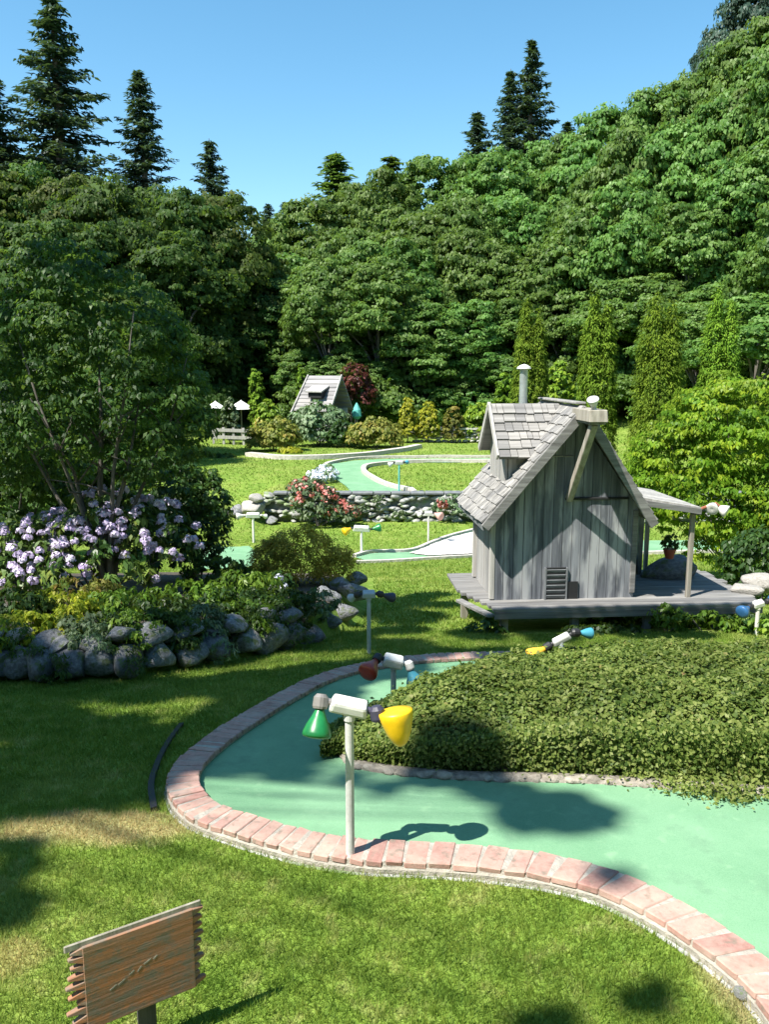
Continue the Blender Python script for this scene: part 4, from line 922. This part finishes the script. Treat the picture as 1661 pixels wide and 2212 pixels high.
for i, (x, dz, s) in enumerate([(-3.5, .28, .42), (-3.9, .15, .32), (-4.25, .08, .24), (-3.0, .1, .25), (-3.4, .6, .25)]):
    boulder((x, 21.5, float(gz(x, 21.3)) + dz), (s, s * .8, s * .75), boulder_protos if i % 2 else pale_protos, 'rough rock heaped at the left end of the stone wall', 'rocks at the end of the stone wall')
def flowers(t, lobes, n, r, mt, ls):
    L = Leaves(); lobes = np.array(lobes)
    for _ in range(n):
        q = lobes[rng.integers(len(lobes))]; d = sph(1)[0]; d[2] = abs(d[2]); d[1] = -abs(d[1]); e = sph(14)
        L.add(q[:3] + q[3:] * d * 1.03 + e * r, e, ls * rng.uniform(.7, 1.2, 14), .8, 0)
    L.build('blossoms', M[mt], t)
lb = [(0, 0, .45, .65, .5, .45), (.55, 0, .25, .5, .4, .35)]
t = plant('flowering_shrub', (-1.75, 21.1, -2.3), [(0, 0, .55, .65, .5, .5), (.55, 0, .3, .5, .4, .35), (-.3, .2, .9, .45, .4, .3)], 'greygreen', 'shrub with red and pink blossom spilling over the stone wall', 'shrub', 200, .13, 20, .10); flowers(t, [(0, 0, .55, .65, .5, .5), (.55, 0, .3, .5, .4, .35), (-.3, .2, .9, .45, .4, .3)], 70, .07, 'redpetal', .085)
t = plant('flowering_shrub', (-1.9, 24.3, -1.65), [(0, 0, .2, .4, .5, .25), (.1, .8, .2, .35, .5, .25)], 'greygreen', 'low pale pink flowering plant beside the far green lane', 'shrub', 80, .12, 16, .09); flowers(t, [(0, 0, .2, .4, .5, .25), (.1, .8, .2, .35, .5, .25)], 60, .07, 'whitepetal', .08)
t = plant('flowering_shrub', (1.55, 21.45, -1.95), [(0, 0, .1, .28, .15, .2), (.4, 0, 0, .25, .15, .2)], 'greygreen', 'small red-flowered plant on the face of the stone wall', 'plant', 40, .09, 14, .08); flowers(t, [(-.05, 0, .1, .16, .15, .15)], 12, .05, 'redpetal', .08)
for i, (x, z) in enumerate([(-.6, .35), (.4, .2), (2.5, .4), (-.1, .6), (1.9, .65)]):
    plant('wall_plant', (x, 21.6, -2.35 + z), [(0, 0, .03, .2, .1, .12)], 'greygreen', 'grey-green tuft growing from the stone retaining wall', 'plant', 16, .07, 12, .07, group='plants on the stone wall', fill=False)

# ------------------------------------------------------------------ shrubs on the terrace
def at_ground(u, Y):
    a = (u - 830.5) / F; z = -1.6
    for _ in range(4):
        dep = Y * math.cos(PITCH) + (CAMH - z) * math.sin(PITCH); x = a * dep; z = float(gz(x, Y))
    return np.array([x, Y, z])
def bush(name, u, Y, vtop, wpx, mt, label, cat='shrub', nc=170, ls=.11, rcf=.2, shape='round', **kw):
    p = at_ground(u, Y); h = AT(u, vtop, Y)[2] - p[2]; w = wpx / F * Y * .5
    if shape == 'round': lobes = [(0, 0, h * .45, w * .8, w * .7, h * .52), (-w * .45, 0, h * .35, w * .55, w * .5, h * .42), (w * .45, 0, h * .38, w * .55, w * .5, h * .42)]
    elif shape == 'cone': lobes = [(0, 0, h * .30, w, w, h * .32), (0, 0, h * .55, w * .78, w * .78, h * .30), (0, 0, h * .80, w * .42, w * .42, h * .20)]
    else: lobes = [(0, 0, h * .22, w * .98, w * .9, h * .30), (0, 0, h * .45, w * .90, w * .85, h * .26), (-w * .28, 0, h * .66, w * .52, w * .6, h * .25), (w * .36, 0, h * .62, w * .46, w * .6, h * .25), (-w * .30, 0, h * .87, w * .22, w * .25, h * .13), (w * .36, 0, h * .81, w * .20, w * .25, h * .13)]
    return plant(name, p, lobes, mt, label, cat, nc, rcf * w if shape != 'col' else .24 * w, 22, ls, **kw)
bush('bronze_shrub', 592, 34, 903, 118, 'bronze', 'rounded bronze-yellow bush at the left end of the pale curved kerb', ls=.16)
bush('bronze_shrub', 812, 34.5, 905, 120, 'bronze', 'olive bronze bush at the right end of the pale curved kerb', ls=.16)
bush('grey_shrub', 690, 36, 868, 130, 'greygreen', 'tall grey-green bush between the two bronze bushes before the hut', ls=.2, nc=200)
bush('grey_shrub', 745, 35.3, 905, 70, 'darkleaf', 'dark green bush nestled beside the olive bronze one', ls=.16)
bush('lime_shrub', 580, 37, 862, 60, 'lime', 'bright lime shrub beside the slim left cedar', ls=.16)
bush('yellow_groundcover', 626, 33.0, 968, 50, 'gold', 'yellow groundcover spilling onto the pale curved kerb', 'plant', nc=60, ls=.14)
bush('golden_conifer', 881, 37, 860, 46, 'gold', 'golden cone-shaped conifer, left of the pair before the forest', shape='cone', nc=150, ls=.16)
bush('golden_conifer', 925, 37, 864, 48, 'gold', 'golden cone-shaped conifer, right of the pair before the forest', shape='cone', nc=150, ls=.16)
bush('orange_shrub', 979, 37, 878, 46, 'bronze', 'small orange-tinged shrub right of the golden conifers', nc=110, ls=.16)
bush('green_shrub', 1035, 37.5, 872, 80, 'lime', 'rounded bright green shrub just left of the playhouse roof', nc=160, ls=.18)
bush('slim_cedar', 557, 38, 792, 36, 'cedar', 'slim columnar cedar left of the far hut', 'cedar', shape='col', nc=190, ls=.18)
bush('slim_cedar', 653, 41, 783, 26, 'cedar', 'thin columnar cedar just behind the far hut roof', 'cedar', shape='col', nc=150, ls=.18)
bush('slim_cedar', 845, 41, 820, 26, 'cedar', 'small columnar cedar left of the golden conifers', 'cedar', shape='col', nc=120, ls=.18)
p = at_ground(768, 39.8); hm = AT(768, 786, 39.8)[2] - p[2]
plant('red_maple', p, [(0, 0, hm * .76, .68, .6, hm * .23), (-.35, 0, hm * .62, .45, .45, hm * .18), (.4, 0, hm * .58, .5, .45, hm * .18)], 'redleaf', 'dark red-leafed maple beside the far hut', 'tree', 130, .22, 24, .17)
bush('green_shrub', 1088, 28, 800, 60, 'cedar', 'green shrub behind the stove pipe left of the cedars', nc=150, ls=.15)
bush('lime_shrub', 1205, 28, 765, 75, 'lime', 'lime-green shrub between the first two tall cedars', nc=200, ls=.15)
bush('pale_tree', 497, 36.8, 858, 42, 'greygreen', 'small pale tree in front of the white parasols', 'tree', nc=90, ls=.16)
bush('green_shrub', 478, 31, 985, 60, 'smalltree', 'small green bush at the left edge of the sunny lawn', nc=110, ls=.13)
for i, (u, vt, w, Y, lb_) in enumerate([(1139, 655, 78, 25, 'tall columnar cedar directly behind the stove pipe'), (1281, 640, 86, 25, 'tall columnar cedar second from the stove pipe'), (1412, 636, 108, 24, 'tall broad columnar cedar behind the playhouse right eave'), (1537, 632, 88, 25, 'tall columnar cedar rising behind the yellow-green tree')]):
    bush('tall_cedar', u, Y, vt, w, 'cedar', lb_, 'cedar', shape='col', nc=950, ls=.115, group='row of tall cedars', asp=.3, up=.9, flat=1.6)
# yellow-green tree on the right
p = at_ground(1600, 12.0)
jm = plant('japanese_maple', p, [(-.1, 0, 2.25, 1.15, 1.0, .75), (-.95, 0, 1.75, .8, .8, .62), (.8, 0, 2.2, .9, .9, .75), (-.55, -.35, 1.2, .9, .7, .6), (.5, -.4, 1.2, 1.0, .8, .7), (-.05, -.3, .65, .9, .7, .6), (-1.2, 0, 1.15, .5, .5, .4)], 'jmaple', 'spreading yellow-green tree beside the porch at the right edge', 'tree', 1150, .17, 44, .070, asp=.55, droop=.35, flat=.5)
L = Leaves(); crown_into(L, [(-.1, 0, 2.38, 1.1, 1.0, .72), (-.95, 0, 1.85, .78, .8, .6), (.8, 0, 2.32, .9, .9, .72)], 110, .15, 24, .065, asp=.55, droop=.35, zmin=.25, flat=.5); L.build('new_growth', M['lime'], jm)
plant('broadleaf_shrub', at_ground(1640, 9.6), [(0, 0, .45, .5, .4, .45), (.4, 0, .4, .45, .4, .4)], 'darkleaf', 'dark leafy shrub under the yellow-green tree beyond the deck', 'shrub', 200, .1, 24, .07)
plant('lime_shrub', G(1690, 1440) + np.array([.15, .35, 0]), [(0, 0, .12, .16, .14, .14)], 'lime', 'lime-green leaves at the right edge behind the shrub island', 'plant', 50, .05, 20, .04)

# ------------------------------------------------------------------ far hut, parasols, fence
p = at_ground(690, 38.5); ht_ = empty('far_hut', p, R(-33), 'distant little hut with a pale steep roof behind the bushes', 'hut')
ht_.scale = (1.0, .86, 1); hz = AT(700, 812, 38.5)[2] - p[2]; ez = AT(700, 882, 38.5)[2] - p[2]
mb = MB(); mb.box((0, .6, ez * .5), (1.7, 1.4, ez), None, .5); mb.build('wall', M['grey_wood'], ht_)
mb = MB()
for i in range(9):
    a = i / 9; b = (i + 1) / 9
    for s in (-1, 1):
        y_a = .6 + s * 1.05 * a; y_b = .6 + s * 1.05 * b + s * .03; za = hz - (hz - ez + .1) * a; zb = hz - (hz - ez + .1) * b
        xl_a = -.95 - .25 * a; xl_b = -.95 - .25 * b
        mb.add([(xl_a, y_a, za), (.95, y_a, za), (xl_b, y_b, zb + .03), (.95, y_b, zb + .03), (xl_a, y_a, za - .06), (.95, y_a, za - .06), (xl_b, y_b, zb - .03), (.95, y_b, zb - .03)], [(0, 1, 3, 2), (4, 6, 7, 5), (0, 4, 5, 1), (2, 3, 7, 6), (0, 2, 6, 4), (1, 5, 7, 3)], rng.random())
rf = mb.build('roof', M['roofgrey'], ht_)
mb = MB(); mb.box((0, -.12, hz * .5 + ez * .5 - .08), (.75, .5, .36), None, .9); dm_ = mb.build('dormer', M['dark'], rf)
mb = MB(); mb.box((0, -.14, hz * .5 + ez * .5 + .14), (.95, .75, .06), rotm(.35, 0, 0), .0); mb.build('dormer_roof', M['pale_wood'], dm_)
for xa, xb in ((-.99, -1.24), (.97, .99)):
    mb = MB(); mb.beam((xa, .58, hz + .03), (xb, -.62, ez - .22), .10, .06, (1, 0, 0), 0); mb.build('barge_board', M['roofgrey'], ht_)
def parasol(u, vtop, w, Y, label, flip=0):
    p = at_ground(u, Y); h = AT(u, vtop, Y)[2] - p[2]; t = empty('parasol', p, 0, label, 'parasol', 'white garden parasols'); r = w / F * Y * .5
    mb = MB(); mb.tube([(0, 0, 0), (0, 0, h)], .03, 8); mb.build('pole', M['tanwood'], t)
    mb = MB(); mb.lathe([(r, h - r * .62), (r * .98, h - r * .58), (r * .5, h - r * .26), (.04, h), (.001, h + .05)], 8); mb.build('canopy', M['canvas'], t)
parasol(468, 868, 44, 38, 'white parasol left of the small pale tree'); parasol(523, 866, 56, 38.3, 'white parasol right of the small pale tree')
def fence(u0, u1, Y, vt, vb, name, m, label, posts, rails):
    a = at_ground(u0, Y); b = at_ground(u1, Y); t = empty(name, a, 0, label, 'fence'); h = AT(u0, vt, Y)[2] - a[2]; d = b - a
    for i in range(posts):
        q = d * i / (posts - 1); mb = MB(); mb.box((q[0], q[1], q[2] + h * .5), (.10, .10, h + .1), None, rng.random()); mb.build('post', M[m], t)
    for f in rails:
        mb = MB(); mb.beam((0, -.06, h * f), (d[0], d[1] - .06, d[2] + h * f), .05, .14, (0, 0, 1), .2); mb.build('rail', M[m], t)
fence(462, 548, 36.5, 925, 960, 'rail_fence', 'pale_wood', 'pale rail fence below the white parasols', 5, (.9, .45))
fence(880, 1075, 39.5, 926, 950, 'rail_fence', 'tanwood', 'low tan rail fence in front of the golden conifers', 9, (.92, .55))
wl = at_ground(890, 37.2); wr = at_ground(1080, 37.2); lw = empty('low_stone_wall', wl, 0, 'low pale stone wall across the back of the far lawn', 'wall')
mb = MB()
for row in range(4):
    x = 0
    while x < wr[0] - wl[0]:
        w = rng.uniform(.2, .5); V, Fc = protoR[rng.integers(6)]; mb.add(V * np.array([w * .56, .2, .11]) + np.array([x + w / 2, 0, .06 + row * .14]), Fc, rng.random()); x += w
mb.build('stones', M['paleboulder'], lw, smooth=True)
mb = MB(); mb.box(((wr[0] - wl[0]) * .65, 0, .62), ((wr[0] - wl[0]) * .7, .45, .08), None, .1); mb.build('coping', M['pave'], lw)
p = at_ground(771, 39.5); t = empty('teal_parasol', p, 0, 'folded teal parasol to the right of the far hut', 'parasol'); h = AT(771, 872, 39.5)[2] - p[2]
mb = MB(); mb.lathe([(.10, h - .75), (.24, h - .6), (.2, h - .3), (.05, h), (.01, h + .05)], 10); mb.build('canopy', M['teal'], t); mb = MB(); mb.tube([(0, 0, 0), (0, 0, h - .6)], .03, 8); mb.build('pole', M['tanwood'], t)

# ------------------------------------------------------------------ forest
def make_forest_tree(name, leafm, seed, label, cat, group):
    global rng
    rng = np.random.default_rng(seed)
    t = empty(name, (0, -60, 0), 0, label, cat, group)          # 12 m tall, about 8 m wide
    lobes = [(0, 0, 8.6, 2.6, 2.6, 2.9)]
    for k in range(7):
        a = k / 7 * 6.283 + rng.uniform(-.3, .3); r = rng.uniform(1.6, 2.4); z = rng.uniform(4.0, 8.6); s = rng.uniform(1.3, 2.0); lobes.append((r * math.cos(a), r * math.sin(a), z, s, s, s * .8))
    for k in range(6):
        a = k / 6 * 6.283 + rng.uniform(-.3, .3); r = rng.uniform(1.8, 2.9); z = rng.uniform(1.4, 3.6); s = rng.uniform(1.2, 1.8); lobes.append((r * math.cos(a), r * math.sin(a), z, s, s, s * .8))
    for k in range(4):
        a = rng.uniform(0, 6.283); r = rng.uniform(.5, 1.5); s = rng.uniform(.9, 1.3); lobes.append((r * math.cos(a), r * math.sin(a), rng.uniform(9.6, 10.8), s, s, s * .9))
    L = Leaves(); crown_into(L, lobes, 560, .62, 66, .225, asp=.75, droop=.35, flat=.55, up=.45); L.build('crown', M[leafm], t)
    mb = MB(); mb.tube([(0, 0, -1.5), (.1, 0, 2), (0, .1, 5), (0, 0, 9)], [.30, .24, .16, .04], 8)
    for q in lobes[1:9]: mb.tube([(0, 0, q[2] * .55), (q[0] * .5, q[1] * .5, q[2] * .85), q[:3]], [.10, .07, .02], 6)
    mb.build('trunk', M['bark'], t); return t
def make_conifer(seed, label, leafm='fir', dens=1.0, wide=.2):
    global rng
    rng = np.random.default_rng(seed)
    t = empty('conifer', (0, -60, 0), 0, label, 'conifer', None)  # 10 units tall
    mb = MB(); mb.tube([(0, 0, -.5), (0.03, 0, 4), (0, 0.03, 8), (0, 0, 10)], [.17, .12, .05, .01], 8)
    L = Leaves(); z = .4
    while z < 9.9:
        f = 1 - z / 10.0; ln0 = 10 * wide * (f ** .85) + .08
        for k in range(int(5 * dens)):
            if rng.random() < .26: continue
            a = rng.uniform(0, 6.283); ln = ln0 * rng.uniform(.38, 1.22); dr = rng.uniform(-.05, .35)
            d = np.array([math.cos(a), math.sin(a), 0]); n = max(3, int(ln / .075)); s = np.linspace(.12, 1, n)[:, None]
            P0 = np.array([0, 0, z]) + d * ln * s + np.array([0, 0, 1]) * (-dr * ln * s + .30 * ln * s * s * (.4 + dr))
            mb.tube([P0[0] * np.array([0, 0, 1]), P0[n // 2], P0[-1]], [.022 * ln0 + .005, .012 * ln0, .003], 4, cap=False)
            side = np.array([-d[1], d[0], 0])
            for rep in range(4):
                sgn = rng.choice([-1, 1], (n, 1)); w = (.26 * ln * (1 - .75 * s) + .06)
                P = P0 + side * sgn * w * rng.uniform(0, 1, (n, 1)) + rng.normal(size=(n, 3)) * .02 - np.array([0, 0, 1]) * w * rng.uniform(0, .45, (n, 1))
                al = d * .7 + side * sgn * .8 - np.array([0, 0, .35])
                L.add(P, np.array([0, 0, 1.0]) + rng.normal(size=(n, 3)) * .45, rng.uniform(.13, .26, n), .34, .3, al, np.clip(.25 + .5 * rng.random(n), 0, 1))
        z += rng.uniform(.10, .19) * (.55 + f * .6)
    L.build('crown', M[leafm], t); mb.build('trunk', M['bark'], t); return t
ML_R = 'large-leafed maple, one of the sunlit trees covering the hillside behind the cedars'; ML_L = 'shaded broadleaf tree, one of the dark trees on the left slope below the conifers'
GR = 'maples on the right hillside'; GLF = 'broadleaf trees on the left slope'
pR = [make_forest_tree('maple_tree', 'maple', 100 + i, ML_R, 'tree', GR) for i in range(4)]
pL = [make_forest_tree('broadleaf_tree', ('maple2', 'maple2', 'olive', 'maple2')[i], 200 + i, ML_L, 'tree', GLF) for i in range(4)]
used_ = set()
def put(protos, u, vtop, Y, w, hscale=None, top=11.6):
    pr_ = protos[rng.integers(len(protos))]
    if pr_.name in used_: o = copy_tree(pr_)
    else: o = pr_; used_.add(pr_.name)
    p = at_ground(u, Y); ztop = AT(u, vtop, Y)[2]; h = max(ztop - p[2], 2.0)
    o.location = p; o.rotation_euler = (0, 0, rng.uniform(0, 6.28)); o.scale = (w / 8.0, w / 8.0, h / top); return o
rng = np.random.default_rng(5)
SKY_R = ([560, 600, 680, 760, 800, 850, 930, 1000, 1100, 1180, 1250, 1300, 1350, 1450, 1490, 1560, 1661, 1800], [500, 468, 435, 400, 385, 358, 350, 345, 318, 300, 265, 220, 190, 172, 140, 70, 20, -60])
def skyR(u): return float(np.interp(u, *SKY_R))
for u in np.arange(600, 1800, 78): put(pR, u + rng.uniform(-15, 15), skyR(u) + rng.uniform(-6, 22), 60 + rng.uniform(-3, 4) - 8 * ss(1200, 1600, u), rng.uniform(6.5, 8.5))
for u in np.arange(640, 1800, 88): put(pR, u + rng.uniform(-20, 20), skyR(u) + 105 + rng.uniform(-30, 40), 52 + rng.uniform(-2, 2) - 7 * ss(1200, 1600, u), rng.uniform(6, 8))
for u in np.arange(690, 1800, 96): put(pR, u + rng.uniform(-20, 20), skyR(u) * .6 + 310 + rng.uniform(-35, 45), 46.5 + rng.uniform(-1.5, 1.5) - 6 * ss(1200, 1600, u), rng.uniform(5.5, 7))
for u in np.arange(720, 1800, 100): put(pR, u + rng.uniform(-20, 20), 600 + rng.uniform(-40, 60), 43.5 + rng.uniform(-1, 1) - 7 * ss(1200, 1600, u), rng.uniform(5, 6.5))
for u in np.arange(640, 1130, 62): put(pR, u + rng.uniform(-12, 12), 762 + rng.uniform(-25, 25), 42.6 + rng.uniform(-.4, .6), rng.uniform(3.2, 4.0))
for u, v, Y in [(1700, 420, 33), (1620, 640, 31), (1500, 660, 34)]: put(pR, u, v, Y, 5.5)
SKY_L = ([-60, 0, 100, 200, 300, 400, 500, 540, 575, 620, 680, 720], [330, 365, 355, 372, 395, 408, 418, 445, 520, 600, 660, 720])
def skyL(u): return float(np.interp(u, *SKY_L))
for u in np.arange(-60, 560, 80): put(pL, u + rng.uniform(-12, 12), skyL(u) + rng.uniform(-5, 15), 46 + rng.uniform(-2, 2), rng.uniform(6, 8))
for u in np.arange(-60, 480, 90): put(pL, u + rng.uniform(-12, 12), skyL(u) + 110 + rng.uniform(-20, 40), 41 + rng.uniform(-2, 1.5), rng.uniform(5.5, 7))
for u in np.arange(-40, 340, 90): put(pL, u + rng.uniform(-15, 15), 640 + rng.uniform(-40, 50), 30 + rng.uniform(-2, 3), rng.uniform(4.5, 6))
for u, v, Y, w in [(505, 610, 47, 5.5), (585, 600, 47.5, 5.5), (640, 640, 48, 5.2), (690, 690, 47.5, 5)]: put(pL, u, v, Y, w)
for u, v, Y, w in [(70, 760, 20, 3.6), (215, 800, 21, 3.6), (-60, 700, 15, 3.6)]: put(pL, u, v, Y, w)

for x, y, w, h in [(-10, -6, 8, 11), (-4.5, -11, 8.5, 12), (2, -12, 8.5, 12), (8, -9.5, 8.5, 12), (12.5, -4, 8, 11), (13.5, 3.5, 7.5, 10), (-12.5, 4.5, 7, 10)]:  # out-of-view trees added to block sky light and darken the shade
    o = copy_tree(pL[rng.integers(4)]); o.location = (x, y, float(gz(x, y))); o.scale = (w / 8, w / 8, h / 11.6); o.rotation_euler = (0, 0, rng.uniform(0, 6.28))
    tag(o, 'unseen broadleaf tree added behind or beside the viewpoint to cut sky light', 'tree', 'unseen trees added around the viewpoint')
def cone(u, vtip, Y, vref, hwpx, label, seed, leafm='fir', dens=1.0):
    p = at_ground(u, Y); ztip = AT(u, vtip, Y)[2]; h = ztip - p[2]; zr = AT(u, vref, Y)[2]; f = (ztip - zr) / h
    t = make_conifer(seed, label, leafm, dens); rad = 2.0 * f ** .85 * .95; wreal = hwpx / F * Y; s = wreal / rad
    t.location = p; t.scale = (s, s, h / 10.0); return t
cone(148, -15, 62, 340, 105, 'tallest dark conifer at the top left of the skyline', 301)
cone(10, 150, 58, 340, 75, 'dark conifer cut by the left edge of the picture', 302)
cone(325, 152, 64, 400, 68, 'slender conifer second from the left on the skyline', 303)
cone(466, 300, 66, 412, 36, 'small pointed conifer right of the slender one', 304)
cone(1135, 85, 72, 310, 56, 'tall blue-green conifer above the right hillside', 305)
cone(1092, 150, 72.5, 310, 40, 'conifer leaning close on the left of the tall blue-green one', 306)
cone(1025, 240, 73, 335, 34, 'small conifer standing left of the blue-green pair', 307)
cone(730, 328, 66, 440, 52, 'broad green conifer above the middle of the valley', 308, 'maple2')
cone(845, 335, 68, 380, 26, 'small green conifer top beside the middle of the valley', 309, 'maple2')
cone(1216, 262, 76, 300, 16, 'tiny conifer tip right of the blue-green pair', 310)
cone(582, 440, 110, 470, 16, 'distant conifer tip in the low gap of the skyline', 311)
cone(618, 436, 112, 470, 14, 'distant thin conifer tip at the right of the skyline gap', 312)
for q_, (u, v, Y, w, lb_) in enumerate([(1580, -40, 62, 6.5, 'dark blue-green tree rising behind the maples at the top right corner'), (1530, 75, 60, 5.0, 'smaller dark blue-green tree beside the one at the top right corner')]):
    o = make_forest_tree('dark_tree', 'fir', 330 + q_, lb_, 'tree', None); p = at_ground(u, Y); h = AT(u, v, Y)[2] - p[2]; o.location = p; o.scale = (w / 8, w / 8, h / 11.6)

# ------------------------------------------------------------------ big shade tree to the left, out of view, that dapples the near lawn
rng = np.random.default_rng(77)
tb = np.array([-7.6, 1.2, float(gz(-7.6, 1.2))])
sh = empty('shade_tree', tb, 0, 'tall broadleaf tree whose crown shades the lawn left of the near lane', 'tree')
L = Leaves(); mb = MB(); mb.tube([(0, 0, -.3), (.1, 0, 3), (.4, .1, 6), (.8, .2, 9)], [.28, .23, .17, .1], 10)
SH = []
def shade(u, v, H, r, n=1, su=0, sv=0, dz=0):
    for _ in range(n):
        c = G(u + rng.uniform(-su, su), v + rng.uniform(-sv, sv), dz); c = c + np.array([0, 0, dz]); SH.append((c + SUN * (H + rng.uniform(-.8, .8)) / SUN[2], r * rng.uniform(.8, 1.2)))
shade(170, 1660, 8.5, .30, 19, 200, 45)
shade(120, 1560, 8.5, .22, 8, 150, 14)
shade(250, 1490, 9, .20, 7, 240, 10)
shade(30, 1890, 8, .06, 4, 35, 20); shade(15, 1965, 8, .09, 3, 20, 15); shade(20, 1830, 8, .07, 2, 40, 6)
shade(570, 1560, 9, .28, 13, 120, 60); shade(500, 1605, 9, .22, 6, 60, 28); shade(660, 1520, 9, .26, 8, 60, 50); shade(550, 1575, 9, .28, 10, 110, 45); shade(640, 1640, 9, .14, 5, 60, 14); shade(480, 1660, 9, .09, 3, 40, 8)
shade(790, 1570, 9, .16, 4, 60, 40); shade(760, 1460, 9, .3, 5, 90, 25)
shade(1150, 1752, 9, .13, 6, 110, 28); shade(1090, 1720, 9, .08, 3, 70, 8); shade(700, 1690, 9, .06, 4, 110, 14); shade(800, 1712, 9, .05, 2, 60, 6); shade(1270, 1770, 9, .07, 2, 40, 12)
shade(1400, 2150, 8, .04, 3, 40, 22); shade(1180, 2209, 8, .05, 2, 60, 4); shade(1340, 1905, 9, .06, 1, 20, 5)
shade(880, 1325, 9.5, .36, 8, 70, 40); shade(840, 1400, 9.5, .3, 4, 90, 12); shade(1250, 1374, 9.5, .22, 10, 270, 8); shade(1000, 1415, 9.5, .25, 5, 150, 10)
shade(950, 1600, 9, .13, 5, 70, 25, .2); shade(1020, 1630, 9, .12, 3, 60, 15, .2); shade(820, 1490, 9, .16, 3, 50, 15, .15)
shade(380, 1440, 9, .24, 6, 280, 30, .15); shade(470, 1330, 9, .26, 4, 150, 30, .25); shade(700, 1350, 9, .24, 3, 60, 30, .15); shade(40, 1430, 9, .22, 3, 50, 25, .15)
for _ in range(20):
    SH.append((np.array([rng.uniform(-4.2, -1.3), rng.uniform(7.7, 8.5), rng.uniform(1.1, 2.5)]) + SUN * rng.uniform(6.0, 7.5) / SUN[2], rng.uniform(.28, .42)))
shade(150, 1680, 8.5, .24, 7, 190, 35); shade(300, 1600, 8.5, .2, 4, 60, 25)
shade(520, 1480, 9, .22, 5, 90, 25); shade(560, 1610, 9, .22, 5, 80, 30)

for i in range(16):
    SH.append((loc(-.75 + 2.6 * i / 15 , -.30, -.05) + SUN * (9 + rng.normal() * .3) / SUN[2], .065))
for c, r in SH:
    q = c - tb; n = int(700 * (r / .25) ** 2 * .6 + 24); e = sph(n)
    L.add(q + e * np.array([r, r, r * .55]) * rng.random((n, 1)) ** .33, np.array([0, 0, 1.]) + rng.normal(size=(n, 3)) * .6, rng.uniform(.07, .13, n), .65, .2)
    mid = np.array([.5, .1, 5.5]) * .55 + q * .45 + np.array([0, 0, .5]); mb.tube([(.35, .1, 5 + rng.random() * 2), mid + rng.normal(size=3) * .2, q], [.022, .013, .004], 5, cap=False)
L.build('crown', M['maple2'], sh); mb.build('trunk', M['bark'], sh)

# ------------------------------------------------------------------ sky, sun, camera
wd = bpy.data.worlds.new("World"); SC.world = wd; wd.use_nodes = True; nt = wd.node_tree
sk = nt.nodes.new('ShaderNodeTexSky'); sk.sky_type = 'NISHITA'; sk.sun_disc = False
el = math.asin(SUN[2]); sk.sun_elevation = el; sk.sun_rotation = math.atan2(SUN[0], SUN[1]); sk.air_density = 1.0; sk.dust_density = .3; sk.ozone_density = 1.0
hsv = N_(nt, 'ShaderNodeHueSaturation', Hue=.484, Saturation=1.24, Value=1.38); nt.links.new(sk.outputs[0], hsv.inputs['Color']); nt.links.new(hsv.outputs[0], nt.nodes['Background'].inputs[0]); nt.nodes['Background'].inputs[1].default_value = .078
sl = bpy.data.lights.new('sun', 'SUN'); sl.energy = 5.0; sl.angle = R(.53); sl.color = (1, .95, .86)
so = bpy.data.objects.new('sun', sl); COL.objects.link(so); so.rotation_euler = Vector((-SUN[0], -SUN[1], -SUN[2])).to_track_quat('-Z', 'Y').to_euler(); so.location = (-10, -8, 25)
cd = bpy.data.cameras.new('camera'); cd.sensor_fit = 'HORIZONTAL'; cd.sensor_width = 36; cd.lens = 36 * F / 1661; cd.clip_end = 2000; cd.clip_start = .05
co = bpy.data.objects.new('camera', cd); COL.objects.link(co); co.location = (0, 0, CAMH); co.rotation_euler = (math.pi / 2 - PITCH, 0, 0); SC.camera = co
SC.view_settings.view_transform = 'Standard'; SC.view_settings.look = 'None'; SC.view_settings.exposure = 1.08; SC.view_settings.gamma = 1
SC.cycles.max_bounces = 8; SC.cycles.transmission_bounces = 6; SC.cycles.diffuse_bounces = 4
